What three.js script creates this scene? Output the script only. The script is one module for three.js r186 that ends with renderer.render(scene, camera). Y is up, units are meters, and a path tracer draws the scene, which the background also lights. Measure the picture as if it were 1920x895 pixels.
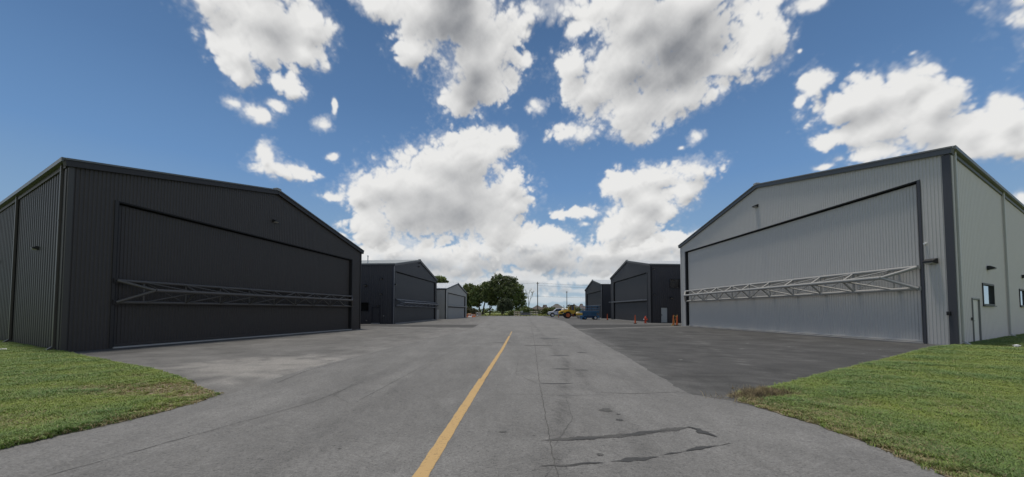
import * as THREE from 'three';
import { mergeGeometries } from 'three/addons/utils/BufferGeometryUtils.js';
import { RoundedBoxGeometry } from 'three/addons/geometries/RoundedBoxGeometry.js';
import { createNoise2D, createNoise3D } from 'simplex-noise';

// ---------------------------------------------------------------- camera, sky, sun, exposure
const scene = new THREE.Scene();
const CAM_H = 1.6;
// a wide lens, level but for 2.3 degrees, its frame shifted upwards (the lower part of the full frame is left out)
const FULL_W = 1920, FULL_H = 1110.8;
const camera = new THREE.PerspectiveCamera(2 * Math.atan(FULL_H / 2 / 700) * 180 / Math.PI, FULL_W / FULL_H, 0.1, 3000);
camera.setViewOffset(FULL_W, FULL_H, 0, 0, FULL_W, 894.4);
camera.position.set(0, CAM_H, 0);
camera.rotation.set(2.3 * Math.PI / 180, 0, 0);
scene.add(camera);

const renderer = new THREE.WebGLRenderer({ antialias: true });
renderer.setSize(1024, 477);
renderer.toneMapping = THREE.LinearToneMapping;
renderer.toneMappingExposure = 1.0;
renderer.shadowMap.enabled = true;

const rngOf = (seed) => () => { seed = (seed + 0x6d2b79f5) | 0; let t = Math.imul(seed ^ (seed >>> 15), 1 | seed); t = (t + Math.imul(t ^ (t >>> 7), 61 | t)) ^ t; return ((t ^ (t >>> 14)) >>> 0) / 4294967296; };
const R = Math.PI / 180;
const clamp = THREE.MathUtils.clamp, lerp = THREE.MathUtils.lerp;
const sstep = (a, b, x) => { const t = clamp((x - a) / (b - a), 0, 1); return t * t * (3 - 2 * t); };

const SUN_AZ = -16, SUN_EL = 64;                      // degrees right of the road's direction, degrees up
const sunDir = new THREE.Vector3(Math.sin(SUN_AZ * R) * Math.cos(SUN_EL * R), Math.sin(SUN_EL * R), -Math.cos(SUN_AZ * R) * Math.cos(SUN_EL * R));
const sun = new THREE.DirectionalLight(new THREE.Color(1.0, 0.93, 0.82), 2.7);
sun.position.copy(sunDir).multiplyScalar(120);
sun.target.position.set(0, 0, -40);
sun.castShadow = true;
sun.shadow.radius = 14;                                // the sun stands behind thin cloud
sun.shadow.mapSize.set(4096, 4096);
Object.assign(sun.shadow.camera, { left: -90, right: 90, top: 120, bottom: -120, near: 1, far: 400 });
scene.add(sun, sun.target);

// cumulus clouds: [darkness of the thick core, softness of the edge, roughness of the outline, puffs as [azimuth, elevation, half width, half height] in degrees]
const CLOUDS = [
  [0.75, 0.7, 0.75, [[-18,9,9,2.4],[-6,8,10,2.6],[6,7.5,10,2.4],[17,8,9,2.2],[27,8,7,1.6],[-12,5,10,1.6],[2,4.5,11,1.6],[14,5,10,1.4],[26,5,8,1.2],[-26,5,7,1.5]]],
  [0.4, 0.8, 0.8, [[-10,2.2,9,0.7],[8,1.8,10,0.5],[20,2.4,8,0.7],[-24,2.2,8,0.7],[34,2.6,8,0.8]]],
  [0.35, 0.6, 0.7, [[-16.0,4.6,6.8,0.9],[-6.5,3.9,7.3,0.8],[0.0,5.2,6.5,1.0],[8.2,4.7,6.4,0.7],[15.2,5.0,5.3,0.8],[23.3,4.8,5.5,1.1],[0.0,2.9,5.7,0.6],[9.7,3.1,4.8,0.4],[-11.3,5.7,3.9,0.7],[-27.3,3.2,5.8,1.0],[-34.5,4.3,4.5,0.9],[32.2,5.1,5.3,1.1]]],
  [0.5, 0.22, 0.5, [[6.6,10.6,4.2,2.1],[1.2,10.7,3.9,2.1],[-4.5,9.6,4.8,2.1],[3.3,8.4,7.3,2.1],[-19.0,8.8,2.9,2.0],[-21.2,7.1,2.8,2.3],[-13.7,8.1,6.2,1.9],[-8.2,6.8,7.2,1.8],[12.2,8.7,3.1,1.4],[16.0,8.9,3.8,1.9],[20.1,9.3,3.4,1.7],[24.0,9.8,2.7,1.5],[28.7,10.3,2.8,1.4],[21.9,7.1,6.3,1.8],[12.9,6.7,6.2,1.4],[-17.5,5.7,6.0,1.6],[-24.7,6.2,4.1,1.9]]],
  [0.55, 0.3, 0.6, [[-39.6,34.0,2.9,2.5],[-34.7,34.3,4.7,3.6],[-29.6,34.6,2.6,2.8],[-37.1,30.0,2.1,2.8],[-34.0,31.0,3.0,2.3],[-30.1,31.8,2.1,1.6],[-36.9,27.5,1.1,1.5],[-36,38,4.5,2.5]]],
  [0.15, 0.35, 0.6, [[-31.5,27.8,1.7,1.4],[-33.0,28.0,0.8,0.8]]],
  [0.12, 0.35, 0.6, [[-37.2,24.4,1.2,0.7],[-34.9,23.9,1.8,1.0],[-32.9,25.4,1.2,0.8]]],
  [0.1, 0.45, 0.6, [[-27.3,24.4,1.0,0.9],[-26.0,20.5,0.8,0.7],[-25.9,26.7,0.3,0.9]]],
  [0.22, 0.32, 0.6, [[-33.7,19.2,1.4,1.6],[-32.5,18.2,2.7,1.3],[-29.8,18.0,1.9,0.9],[-34.4,19.8,0.6,0.9]]],
  [0.2, 0.75, 0.75, [[3.4,39.7,2.9,1.5],[0.0,37.6,2.3,2.2],[8.4,39.7,2.5,1.3],[2.1,34.7,1.0,1.0],[3.8,29.2,1.6,0.9],[11.7,38.1,2.5,1.2]]],
  [1.0, 0.25, 0.55, [[-14.1,38.9,3.7,2.6],[-10.0,38.8,5.4,3.6],[-5.1,38.6,3.9,4.0],[-15.6,34.6,2.4,2.1],[-5.9,34.0,4.8,4.1],[-2.1,35.9,2.7,3.4],[-8.3,29.3,2.7,2.3],[-5.8,31.3,4.3,2.5],[-21.0,38.4,2.6,1.4],[-9,43,6,3]]],
  [0.15, 0.8, 0.75, [[33.6,34.9,2.9,1.0],[39.6,33.1,1.9,0.8],[9.1,25.6,3.3,1.4],[9.6,37.2,1.3,1.4],[29.1,27.8,1.7,0.9]]],
  [0.95, 0.25, 0.55, [[18.0,37.3,4.6,3.4],[23.1,34.8,5.3,4.0],[28.6,34.1,3.2,2.9],[34.4,31.5,2.8,2.7],[17.9,32.9,5.7,3.5],[23.7,31.3,5.4,3.7],[9.6,33.5,2.4,2.1],[12.4,30.5,4.1,2.8],[17.8,27.7,5.4,2.5],[24.4,27.9,4.6,1.9],[20.0,24.5,2.4,1.4],[18.5,26.1,3.4,1.8],[31.0,30.2,3.2,1.8],[26.6,37.1,4.3,2.5],[15.7,39.2,3.0,2.0],[20,42,5,3]]],
  [0.38, 0.25, 0.55, [[39.6,25.5,1.3,1.7],[38.3,24.3,0.5,0.8],[41.9,22.3,2.6,2.0],[43.9,22.5,2.4,2.5],[46.9,22.7,1.9,2.4],[48.7,20.5,2.0,2.4],[44.7,19.6,3.6,2.0],[41.6,19.7,2.0,0.9],[48.6,18.3,2.8,2.0],[44.6,17.1,2.8,1.1],[50.7,17.1,2.2,1.8],[53.3,17.3,1.4,1.9],[52.6,15.5,2.1,1.2],[50.0,15.3,2.3,1.1],[40.4,19.1,0.8,0.8],[55.0,16.0,1.6,2.2],[58,16,3,2]]],
  [0.3, 0.25, 0.55, [[25.6,19.1,3.5,1.6],[21.0,18.9,3.8,1.8],[16.5,18.3,3.0,2.0],[20.2,15.8,4.2,2.9],[24.8,16.7,2.5,1.9],[11.0,14.7,3.1,1.0],[7.4,14.5,1.4,0.6],[15.3,11.6,3.0,2.9],[18.3,13.0,4.0,2.5],[22.7,14.1,1.8,1.6]]],
  [0.62, 0.2, 0.5, [[-5.8,23.3,5.3,3.2],[-1.2,25.0,2.1,1.4],[-9.5,21.7,6.0,3.2],[-13.8,18.5,5.9,2.9],[-19.1,17.7,4.4,2.4],[-8.2,16.2,8.6,6.1],[-16.1,14.3,7.0,4.1],[-22.7,16.4,1.4,1.0],[-25.8,15.4,1.7,0.6],[-0.4,19.0,2.5,2.4],[0.4,16.0,2.0,1.9],[-2.5,12.4,3.6,4.0],[-20.5,11.7,2.8,3.4]]],
  [0.1, 0.4, 0.6, [[26.6,23.0,1.2,0.9],[24.8,22.0,0.5,0.3],[11.2,13.0,0.8,0.4],[54.2,10.1,0.7,0.8],[40.1,16.6,1.0,0.4],[47.8,25.5,0.3,0.2],[38.4,29.3,0.2,0.2]]],
];
{ // the same kind of sky all round: more cumulus of the same sizes behind and above
  const r = rngOf(77);
  for (let k = 0; k < 34; k++) {
    const az = 72 + r() * 216, el = 6 + Math.pow(r(), 1.3) * 58, size = 2.5 + r() * 5.5, puffs = [];
    for (let i = 0; i < 9; i++) puffs.push([az + (r() - 0.5) * size * 3.2 / Math.cos(el * R), el + (r() - 0.5) * size * 1.1, size * (0.35 + r() * 0.5), size * (0.25 + r() * 0.35)]);
    CLOUDS.push([0.3 + r() * 0.6, 0.25, 0.55, puffs]);
  }
  for (const [az, el] of [[-50, 62], [60, 58], [10, 66]]) {
    const puffs = [];
    for (let i = 0; i < 8; i++) puffs.push([az + (r() - 0.5) * 34, el + (r() - 0.5) * 8, 3 + r() * 4, 2 + r() * 2.5]);
    CLOUDS.push([0.7, 0.25, 0.55, puffs]);
  }
  for (let k = 0; k < 30; k++) CLOUDS.push([0.45, 0.4, 0.6, [[66 + k * 7.6, 4 + r() * 3, 5 + r() * 4, 1 + r()], [66 + k * 7.6 + 3, 7 + r() * 2, 3 + r() * 2, 1 + r()]]]);
}
// where the clouds are thickest: [azimuth, elevation, half width, half height, depth]
const THICK = [[-9,38.4,4.8,5.0,1],[-6.3,31.3,2.8,3.4,0.85],[24.0,32.8,6.0,4.8,1],[20,30.6,4.6,3.4,0.75],[-32.6,32,2.2,3.0,0.45],[42.6,20.8,3.6,1.7,0.4],[49,17.6,4,1.6,0.25],[-10.5,14.6,10,4.8,0.62],[-6.5,18.2,6,3.8,0.58],[19,14,3,2.2,0.35],[0,6.2,30,2.6,0.62],[4,7.6,9,1.5,0.6],[-12,7.2,8,1.8,0.6],[18,7,8,1.3,0.5],[-4,4.4,14,0.9,0.6],[14,4.6,10,0.8,0.55],[-9,9.6,4,0.8,0.4]];
function makeSky() {
  const W = 4096, H = 2048, data = new Float32Array(W * H * 4), TILE = 32;
  const n3 = createNoise3D(rngOf(5)), n3b = createNoise3D(rngOf(9));
  const rough = (x, y, z, octaves) => {                 // billows: rounded lobes with sharp creases between them, like a cauliflower
    let s = n3(x * 11, y * 11, z * 11) * 0.5, f = 20, a = 0.5;
    for (let o = 0; o < octaves; o++, f *= 2.03, a *= 0.5) s += a * (1.7 * Math.abs(n3b(x * f + o * 7, y * f, z * f)) - 0.50);
    return s;
  };
  const ramp = [[-1, 0.40, 0.49, 0.56], [0, 0.41, 0.51, 0.58], [4, 0.34, 0.46, 0.58], [10, 0.225, 0.37, 0.56], [18, 0.142, 0.278, 0.515], [28, 0.098, 0.20, 0.395], [40, 0.068, 0.143, 0.295], [60, 0.055, 0.115, 0.24], [91, 0.055, 0.115, 0.23]];
  const blue = (el, out) => {
    let k = 0; while (k < ramp.length - 2 && el > ramp[k + 1][0]) k++;
    const t = clamp((el - ramp[k][0]) / (ramp[k + 1][0] - ramp[k][0]), 0, 1);
    for (let c = 0; c < 3; c++) out[c] = lerp(ramp[k][c + 1], ramp[k + 1][c + 1], t);
  };
  const white = [0.80, 0.797, 0.785], grey = [0.235, 0.245, 0.265], px = [0, 0, 0];
  const dirOf = (az, el) => [Math.sin(az * R) * Math.cos(el * R), Math.sin(el * R), -Math.cos(az * R) * Math.cos(el * R)];
  const wrap = (d) => ((d + 540) % 360 + 360) % 360 - 180;
  const flat = [];
  CLOUDS.forEach((c, g) => c[3].forEach(([a, e, w, h]) => flat.push([g, a, e, w * 1.01, h * 1.01, Math.cos(e * R)])));
  const body = (list, az, el) => {                      // 1 in the middle of a puff, 0 on its edge
    let s = 0;
    for (const [, a, e, w, h, ce] of list) {
      const dx = wrap(az - a) * ce / w, dy = (el - e) / h, r = Math.sqrt(dx * dx + dy * dy);
      s += Math.exp(4.5 * (1 - r));
    }
    return Math.log(s + 1e-9) / 4.5;
  };
  const azOf = (col) => { const phi = ((col + 0.5) / W - 0.5) * 2 * Math.PI; return Math.atan2(Math.cos(phi), -Math.sin(phi)) / R; };
  for (let ty = 0; ty < H; ty += TILE) for (let tx = 0; tx < W; tx += TILE) {
    const elMid = ((ty + TILE / 2) / H - 0.5) * 180, azMid = azOf(tx + TILE / 2 - 0.5), half = TILE / W * 180 * 1.5;
    const byCloud = new Map();
    if (elMid > -half) for (const f of flat) {
      if (Math.abs(wrap(azMid - f[1])) * f[5] < f[3] * 2.0 + half && Math.abs(elMid - f[2]) < f[4] * 2.0 + half) { if (!byCloud.has(f[0])) byCloud.set(f[0], []); byCloud.get(f[0]).push(f); }
    }
    const groups = [...byCloud].sort((a, b) => a[0] - b[0]);
    for (let row = ty; row < ty + TILE; row++) for (let col = tx; col < tx + TILE; col++) {
      const el = ((row + 0.5) / H - 0.5) * 180, az = azOf(col), o = (row * W + col) * 4;
      data[o + 3] = 1;
      if (el < 0) { data[o] = 0.16; data[o + 1] = 0.17; data[o + 2] = 0.15; continue; }
      blue(el, px);
      if (groups.length) {
        const d = dirOf(az, el);
        let n = null, nUp = 0, nSide = 0, big = null, bigHere = 0;
        for (const [g, list] of groups) {
          const [core, soft, amp] = CLOUDS[g], b = body(list, az, el);
          if (b < -amp * 1.1 - 0.3) continue;
          if (n === null) {
            n = rough(d[0], d[1], d[2], 5);
            const u = dirOf(az, el + 0.55); nUp = rough(u[0], u[1], u[2], 4);
            const v = dirOf(az - 0.5, el + 0.25); nSide = rough(v[0], v[1], v[2], 4);
          }
          const T = b + amp * n;
          const w = 0.5 + 0.5 * n3(d[0] * 7 + 3, d[1] * 7, d[2] * 7);      // here crisp, there frayed
          const wisp = n3(d[0] * 70, d[1] * 85, d[2] * 70) * 0.6 + n3b(d[0] * 150, d[1] * 170, d[2] * 150) * 0.4;
          const crisp = sstep(-0.10, 0.16 + soft * (0.45 + 1.6 * w * w), T + wisp * (0.05 + 0.10 * w));
          const veil = 0.5 * w * sstep(-0.42, 0.5, b + amp * 0.9 * n + wisp * 0.22);   // thin fringes round the body
          const alpha = Math.max(crisp, veil) * sstep(-0.5, 2, el);
          if (alpha <= 0) continue;
          const bUp = body(list, az - 0.8, el + 1.6);
          if (big === null) { const q = (x, y, z) => n3b(x * 5.5, y * 7, z * 5.5) * 0.6 + n3(x * 13, y * 15, z * 13) * 0.4, u = dirOf(az - 0.9, el + 1.5); bigHere = q(d[0], d[1], d[2]); big = bigHere - q(u[0], u[1], u[2]); }
          let thick = el < 12 ? 0.45 * sstep(-0.1, 0.6, n3(d[0] * 16, d[1] * 34 + 9, d[2] * 16)) * sstep(12, 8, el) : 0;
          for (const [a, e, w2, h2, depth] of THICK) { const x = wrap(az - a) / w2 + bigHere * 0.2, y = (el - e) / h2 + big * 0.2; thick = Math.max(thick, depth * sstep(1.5, 0.0, Math.sqrt(x * x + y * y) - n * 0.18)); }
          const thin = Math.exp(-Math.max(0, b * 0.8 + amp * n * 0.35 + 0.02) * 2.9);
          const fine = amp * ((n - nUp) * 0.42 + (n - nSide) * 0.25) * (0.6 + 0.4 * thin);
          const relief = fine * (0.65 + 0.75 * thin) + (b - bUp) * 0.8 + big * 0.14 + bigHere * 0.05 + wisp * 0.03;
          const m = clamp(lerp(0.93 - core * 0.26 - thick * 0.84, 1.03, Math.pow(thin, 0.8)) + relief * 0.75, 0.02, 1.05);
          const low = sstep(12, 0, el) * 0.62;           // far cloud fades into the air
          for (let c = 0; c < 3; c++) px[c] = lerp(px[c], lerp(lerp(grey[c], white[c], m), px[c], low), alpha * 0.985);
        }
      }
      data[o] = px[0]; data[o + 1] = px[1]; data[o + 2] = px[2];
    }
  }
  const t = new THREE.DataTexture(data, W, H, THREE.RGBAFormat, THREE.FloatType);
  t.mapping = THREE.EquirectangularReflectionMapping;
  t.magFilter = t.minFilter = THREE.LinearFilter;
  t.colorSpace = THREE.LinearSRGBColorSpace;
  t.needsUpdate = true;
  return t;
}
scene.background = makeSky();
scene.environment = scene.background;

// ---------------------------------------------------------------- helpers
const used = new Map();
const numbered = (name) => { const n = used.get(name) ?? 0; used.set(name, n + 1); return n ? name + '_' + String(n).padStart(3, '0') : name; };
const V = (x, y, z) => new THREE.Vector3(x, y, z);
const lin = (r, g, b) => new THREE.Color().setRGB(r, g, b);
function tag(o, label, category, group) { o.userData.label = label; o.userData.category = category; if (group) o.userData.group = group; return o; }
function thing(name, label, category, [x, y, z] = [0, 0, 0], turn = 0, group) {
  const o = new THREE.Group(); o.name = numbered(name); scene.add(o); o.position.set(x, y, z); o.rotation.y = turn;
  return tag(o, label, category, group);
}
function part(name, geometry, material, parent) {
  const m = new THREE.Mesh(geometry, material); m.castShadow = m.receiveShadow = true;
  m.name = parent === scene ? numbered(name) : name; parent.add(m); return m;
}
function struct(name, geometry, material, label) {
  const m = part(name, geometry, material, scene); m.userData.kind = 'structure'; if (label) m.userData.label = label; return m;
}
const merge = (list) => { const flat = list.flat(9); return flat.length === 1 ? flat[0] : mergeGeometries(flat.map((g) => { const n = g.index ? g.toNonIndexed() : g.clone(); for (const k of Object.keys(n.attributes)) if (!['position', 'normal', 'uv'].includes(k)) n.deleteAttribute(k); return n; })); };
const move = (g, x, y, z, rx = 0, ry = 0, rz = 0) => g.applyMatrix4(new THREE.Matrix4().makeRotationFromEuler(new THREE.Euler(rx, ry, rz)).setPosition(x, y, z));
function box(w, h, d, x = 0, y = 0, z = 0, round = 0) {            // x, y, z: its middle
  const g = round ? new RoundedBoxGeometry(w, h, d, 2, round) : new THREE.BoxGeometry(w, h, d);
  return g.translate(x, y, z);
}
function tube(a, b, r, sides = 8, r2 = r) {
  const d = V().subVectors(b, a), g = new THREE.CylinderGeometry(r2, r, d.length(), sides, 1);
  g.applyQuaternion(new THREE.Quaternion().setFromUnitVectors(V(0, 1, 0), d.clone().normalize()));
  return g.translate((a.x + b.x) / 2, (a.y + b.y) / 2, (a.z + b.z) / 2);
}
function bar(a, b, w, h) {                                          // a straight box from a to b, h measured upwards
  const d = V().subVectors(b, a), len = d.length(), x = d.normalize(), z = V().crossVectors(x, V(0, 1, 0)).normalize(), y = V().crossVectors(z, x);
  const g = new THREE.BoxGeometry(len, h, w);
  return g.applyMatrix4(new THREE.Matrix4().makeBasis(x, y, z).setPosition((a.x + b.x) / 2, (a.y + b.y) / 2, (a.z + b.z) / 2));
}
function facets(quads, uvs) {                                       // flat-shaded quads [a, b, c, d]
  const p = [], u = [];
  quads.forEach((q, i) => { for (const k of [0, 1, 2, 0, 2, 3]) { p.push(...q[k]); u.push(...(uvs ? uvs[i][k] : [0, 0])); } });
  const g = new THREE.BufferGeometry();
  g.setAttribute('position', new THREE.Float32BufferAttribute(p, 3));
  g.setAttribute('uv', new THREE.Float32BufferAttribute(u, 2));
  g.computeVertexNormals();
  return g;
}
function slab(p, t) {                                               // four corners in order and a thickness downwards
  const q = p.map((v) => [v[0], v[1] - t, v[2]]), w = [p[0], p[1], p[2], p[3]];
  const sides = [0, 1, 2, 3].map((i) => [w[i], q[i], q[(i + 1) % 4], w[(i + 1) % 4]]);
  const flat = (v) => [v[0], v[2]];
  return facets([w, [q[3], q[2], q[1], q[0]], ...sides], [w.map(flat), w.map(flat), ...sides.map(() => [[0, 0], [0, 1], [1, 1], [1, 0]])]);
}
function profile(points, width, bevel = 0.03) {                     // an outline in x and y, as thick as width along z, its middle at z = 0
  const s = new THREE.Shape(points.map(([x, y]) => new THREE.Vector2(x, y)));
  return new THREE.ExtrudeGeometry(s, { depth: width - 2 * bevel, bevelEnabled: bevel > 0, bevelThickness: bevel, bevelSize: bevel, bevelOffset: -bevel, bevelSegments: 2, curveSegments: 8 }).translate(0, 0, -width / 2 + bevel);
}
function lathe(pts, seg = 20) { return new THREE.LatheGeometry(pts.map(([r, y]) => new THREE.Vector2(r, y)), seg); }

// textures: plain grain and wear, repeated in metres
const noise2 = createNoise2D(rngOf(21)), noise2b = createNoise2D(rngOf(22)), noise3 = createNoise3D(rngOf(23));
const fbm = (x, y, o = 4) => { let s = 0, a = 0.5, f = 1; for (let i = 0; i < o; i++, a *= 0.5, f *= 2.07) s += a * noise2(x * f + i * 13.1, y * f - i * 7.7); return s; };
function dataMap(size, metres, fn, srgb = false) {
  const d = new Uint8Array(size * size * 4), c = [0, 0, 0];
  for (let y = 0; y < size; y++) for (let x = 0; x < size; x++) {
    fn(x / size, y / size, c); const o = (y * size + x) * 4;
    d[o] = clamp(c[0], 0, 1) * 255; d[o + 1] = clamp(c[1], 0, 1) * 255; d[o + 2] = clamp(c[2], 0, 1) * 255; d[o + 3] = 255;
  }
  const t = new THREE.DataTexture(d, size, size, THREE.RGBAFormat);
  t.wrapS = t.wrapT = THREE.RepeatWrapping; t.magFilter = t.minFilter = THREE.LinearFilter; t.repeat.set(1 / metres, 1 / metres);
  if (srgb) t.colorSpace = THREE.SRGBColorSpace;
  t.needsUpdate = true; return t;
}
const loop2 = (u, v, f, o = 0) => { // noise that repeats over the unit square
  const a = u * 2 * Math.PI, b = v * 2 * Math.PI, k = f / (2 * Math.PI);
  return noise3(Math.cos(a) * k + o, Math.sin(a) * k + Math.cos(b) * k * 1.7, Math.sin(b) * k * 1.7 - o);
};
const gr = rngOf(31);
const coarse = new Float32Array(65536 + 16384).map((_, i) => i < 65536 ? (gr() - 0.5) * 0.22 - (gr() > 0.965 ? 0.22 : 0) + (gr() > 0.985 ? 0.22 : 0) : (gr() - 0.5) * 0.14 - (gr() > 0.98 ? 0.14 : 0));
const grainMap = dataMap(1024, 3.2, (u, v, c) => { // stones in old asphalt
  const a = coarse[(Math.floor(v * 1024 / 4) * 256 + Math.floor(u * 1024 / 4))], b = coarse[65536 + (Math.floor(v * 1024 / 8) * 128 + Math.floor(u * 1024 / 8))];
  const g = 0.72 + 0.07 * loop2(u, v, 40) + (gr() - 0.5) * 0.26 + a + b; c[0] = g; c[1] = g; c[2] = g * 0.985;
});
const grainBump = dataMap(512, 1.3, (u, v, c) => { const g = 0.5 + (gr() - 0.5) * 0.8 + 0.2 * loop2(u, v, 60, 4); c[0] = c[1] = c[2] = g; });
const dustMap = dataMap(512, 7, (u, v, c) => { const g = 0.94 + 0.008 * Math.sin(u * 2 * Math.PI * 9 + 2 * loop2(u, v * 0.0, 5, 1)) * loop2(u, 0, 16, 3) + 0.010 * loop2(u, v, 9, 2) + 0.018 * loop2(u, v, 34, 5) + (gr() - 0.5) * 0.03; c[0] = g; c[1] = g; c[2] = g; });
const dustRough = dataMap(256, 5, (u, v, c) => { const g = 0.93 + 0.05 * loop2(u, v, 12, 7); c[0] = c[1] = c[2] = g; });

const std = (r, g, b, roughness = 0.7, more = {}) => new THREE.MeshStandardMaterial({ color: lin(r, g, b), roughness, ...more });
const paint = (r, g, b, roughness = 0.5, more = {}) => new THREE.MeshStandardMaterial({ color: lin(r, g, b), roughness, map: dustMap, roughnessMap: dustRough, ...more });
const M = {
  charcoal: paint(0.050, 0.043, 0.040, 0.58), charcoalDoor: paint(0.047, 0.040, 0.037, 0.58), charcoalTrim: paint(0.025, 0.022, 0.021, 0.55), charcoalSteel: paint(0.095, 0.088, 0.082, 0.45), charcoalPost: paint(0.062, 0.057, 0.050, 0.42),
  navy: paint(0.044, 0.044, 0.050, 0.6), navyDoor: paint(0.042, 0.043, 0.049, 0.6), navyTrim: paint(0.028, 0.031, 0.042, 0.5), navySteel: paint(0.12, 0.13, 0.15, 0.5), navyPost: paint(0.12, 0.125, 0.145, 0.4),
  grey: paint(0.575, 0.56, 0.53, 0.65), greyDoor: paint(0.555, 0.545, 0.52, 0.7), greyTrim: paint(0.27, 0.275, 0.27, 0.5), greySteel: paint(0.37, 0.365, 0.35, 0.5), slate: paint(0.062, 0.064, 0.074, 0.6),
  greyFar: paint(0.40, 0.395, 0.37, 0.6), recess: std(0.012, 0.012, 0.013, 0.8), galv: new THREE.MeshStandardMaterial({ color: lin(0.55, 0.57, 0.58), roughness: 0.45, metalness: 0.4 }),
  roofDark: paint(0.20, 0.21, 0.21, 0.5), fixture: std(0.018, 0.018, 0.019, 0.5), lens: std(0.45, 0.44, 0.40, 0.3), concrete: std(0.42, 0.41, 0.39, 0.9, { map: dustMap }),
  mirror: new THREE.MeshPhysicalMaterial({ color: lin(0.55, 0.62, 0.64), roughness: 0.04, metalness: 0.95 }),
  pane: new THREE.MeshPhysicalMaterial({ color: lin(0.9, 0.92, 0.92), roughness: 0.03, transmission: 1, thickness: 0, ior: 1.5 }),
  black: std(0.012, 0.012, 0.013, 0.6), rubber: std(0.018, 0.018, 0.018, 0.9), steel: new THREE.MeshStandardMaterial({ color: lin(0.5, 0.5, 0.5), roughness: 0.4, metalness: 0.8 }),
  whitePaint: std(0.78, 0.78, 0.77, 0.4), yellowPaint: std(0.62, 0.40, 0.035, 0.5), orange: std(0.55, 0.10, 0.025, 0.6), orangeFaded: std(0.62, 0.16, 0.05, 0.7), redOrange: std(0.50, 0.055, 0.02, 0.5), blue: std(0.05, 0.17, 0.32, 0.5), blueDark: std(0.015, 0.05, 0.11, 0.5),
  reflective: std(0.75, 0.75, 0.72, 0.5), wood: std(0.38, 0.27, 0.15, 0.85), rope: std(0.42, 0.30, 0.07, 0.8), cream: std(0.86, 0.78, 0.56, 0.6), boardYellow: std(0.62, 0.40, 0.10, 0.7),
};

// ---------------------------------------------------------------- the ground
// the open country: one sheet to the horizon
{
  const g = new THREE.CircleGeometry(2400, 96).rotateX(-Math.PI / 2); g.translate(0, -0.06, 0);
  struct('ground', g, std(0.17, 0.205, 0.06, 1));
}
const pavementMat = new THREE.MeshStandardMaterial({ vertexColors: true, map: grainMap, bumpMap: grainBump, bumpScale: 0.004, roughness: 0.93 });
const rows = (near, far, least, grow) => { const z = [near]; while (z[z.length - 1] > far) z.push(z[z.length - 1] - Math.max(least, grow * Math.abs(z[z.length - 1]))); z[z.length - 1] = far; return z; };
function pavement(name, left, right, zs, columns, y, colour, label) {      // a sheet between two edges, coloured cell by cell
  const p = [], uv = [], col = [], idx = [], c = new THREE.Color();
  zs.forEach((z, j) => {
    const a = left(z), b = right(z);
    for (let i = 0; i <= columns; i++) {
      const x = lerp(a, b, i / columns); p.push(x, y, z); uv.push(x, z); colour(x, z, c, x - a, b - x); col.push(c.r, c.g, c.b);
      if (i && j) { const k = j * (columns + 1) + i, m = k - columns - 1; idx.push(m - 1, m, k - 1, m, k, k - 1); }
    }
  });
  const g = new THREE.BufferGeometry();
  g.setAttribute('position', new THREE.Float32BufferAttribute(p, 3)); g.setAttribute('uv', new THREE.Float32BufferAttribute(uv, 2));
  g.setAttribute('color', new THREE.Float32BufferAttribute(col, 3)); g.setIndex(idx); g.computeVertexNormals();
  return struct(name, g, pavementMat, label);
}
const through = (pts) => (z) => { let k = 0; while (k < pts.length - 2 && z < pts[k + 1][1]) k++; const t = clamp((z - pts[k][1]) / (pts[k + 1][1] - pts[k][1]), -3, 1); return lerp(pts[k][0], pts[k + 1][0], t); };
const roadLeft = through([[-6.3, -3], [-5.55, -5.5], [-5.46, -7.4], [-5.7, -10], [-5.44, -14.7], [-3.75, -32], [-4.1, -58], [-4.2, -126]]);
const roadRight = through([[4.25, -3], [4.3, -5.2], [3.95, -6.6], [3.42, -7.33], [3.98, -12.7], [4.5, -18.6], [5.4, -29], [8.2, -58], [10, -126]]);
const edgeNoise = (z, s) => 0.07 * fbm(z * 1.7, s) + 0.03 * noise2(z * 9, s);
const setGrey = (c, v, warm = 0) => c.setRGB(v * (1 + warm), v, v * (1 - warm * 1.2));
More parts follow.
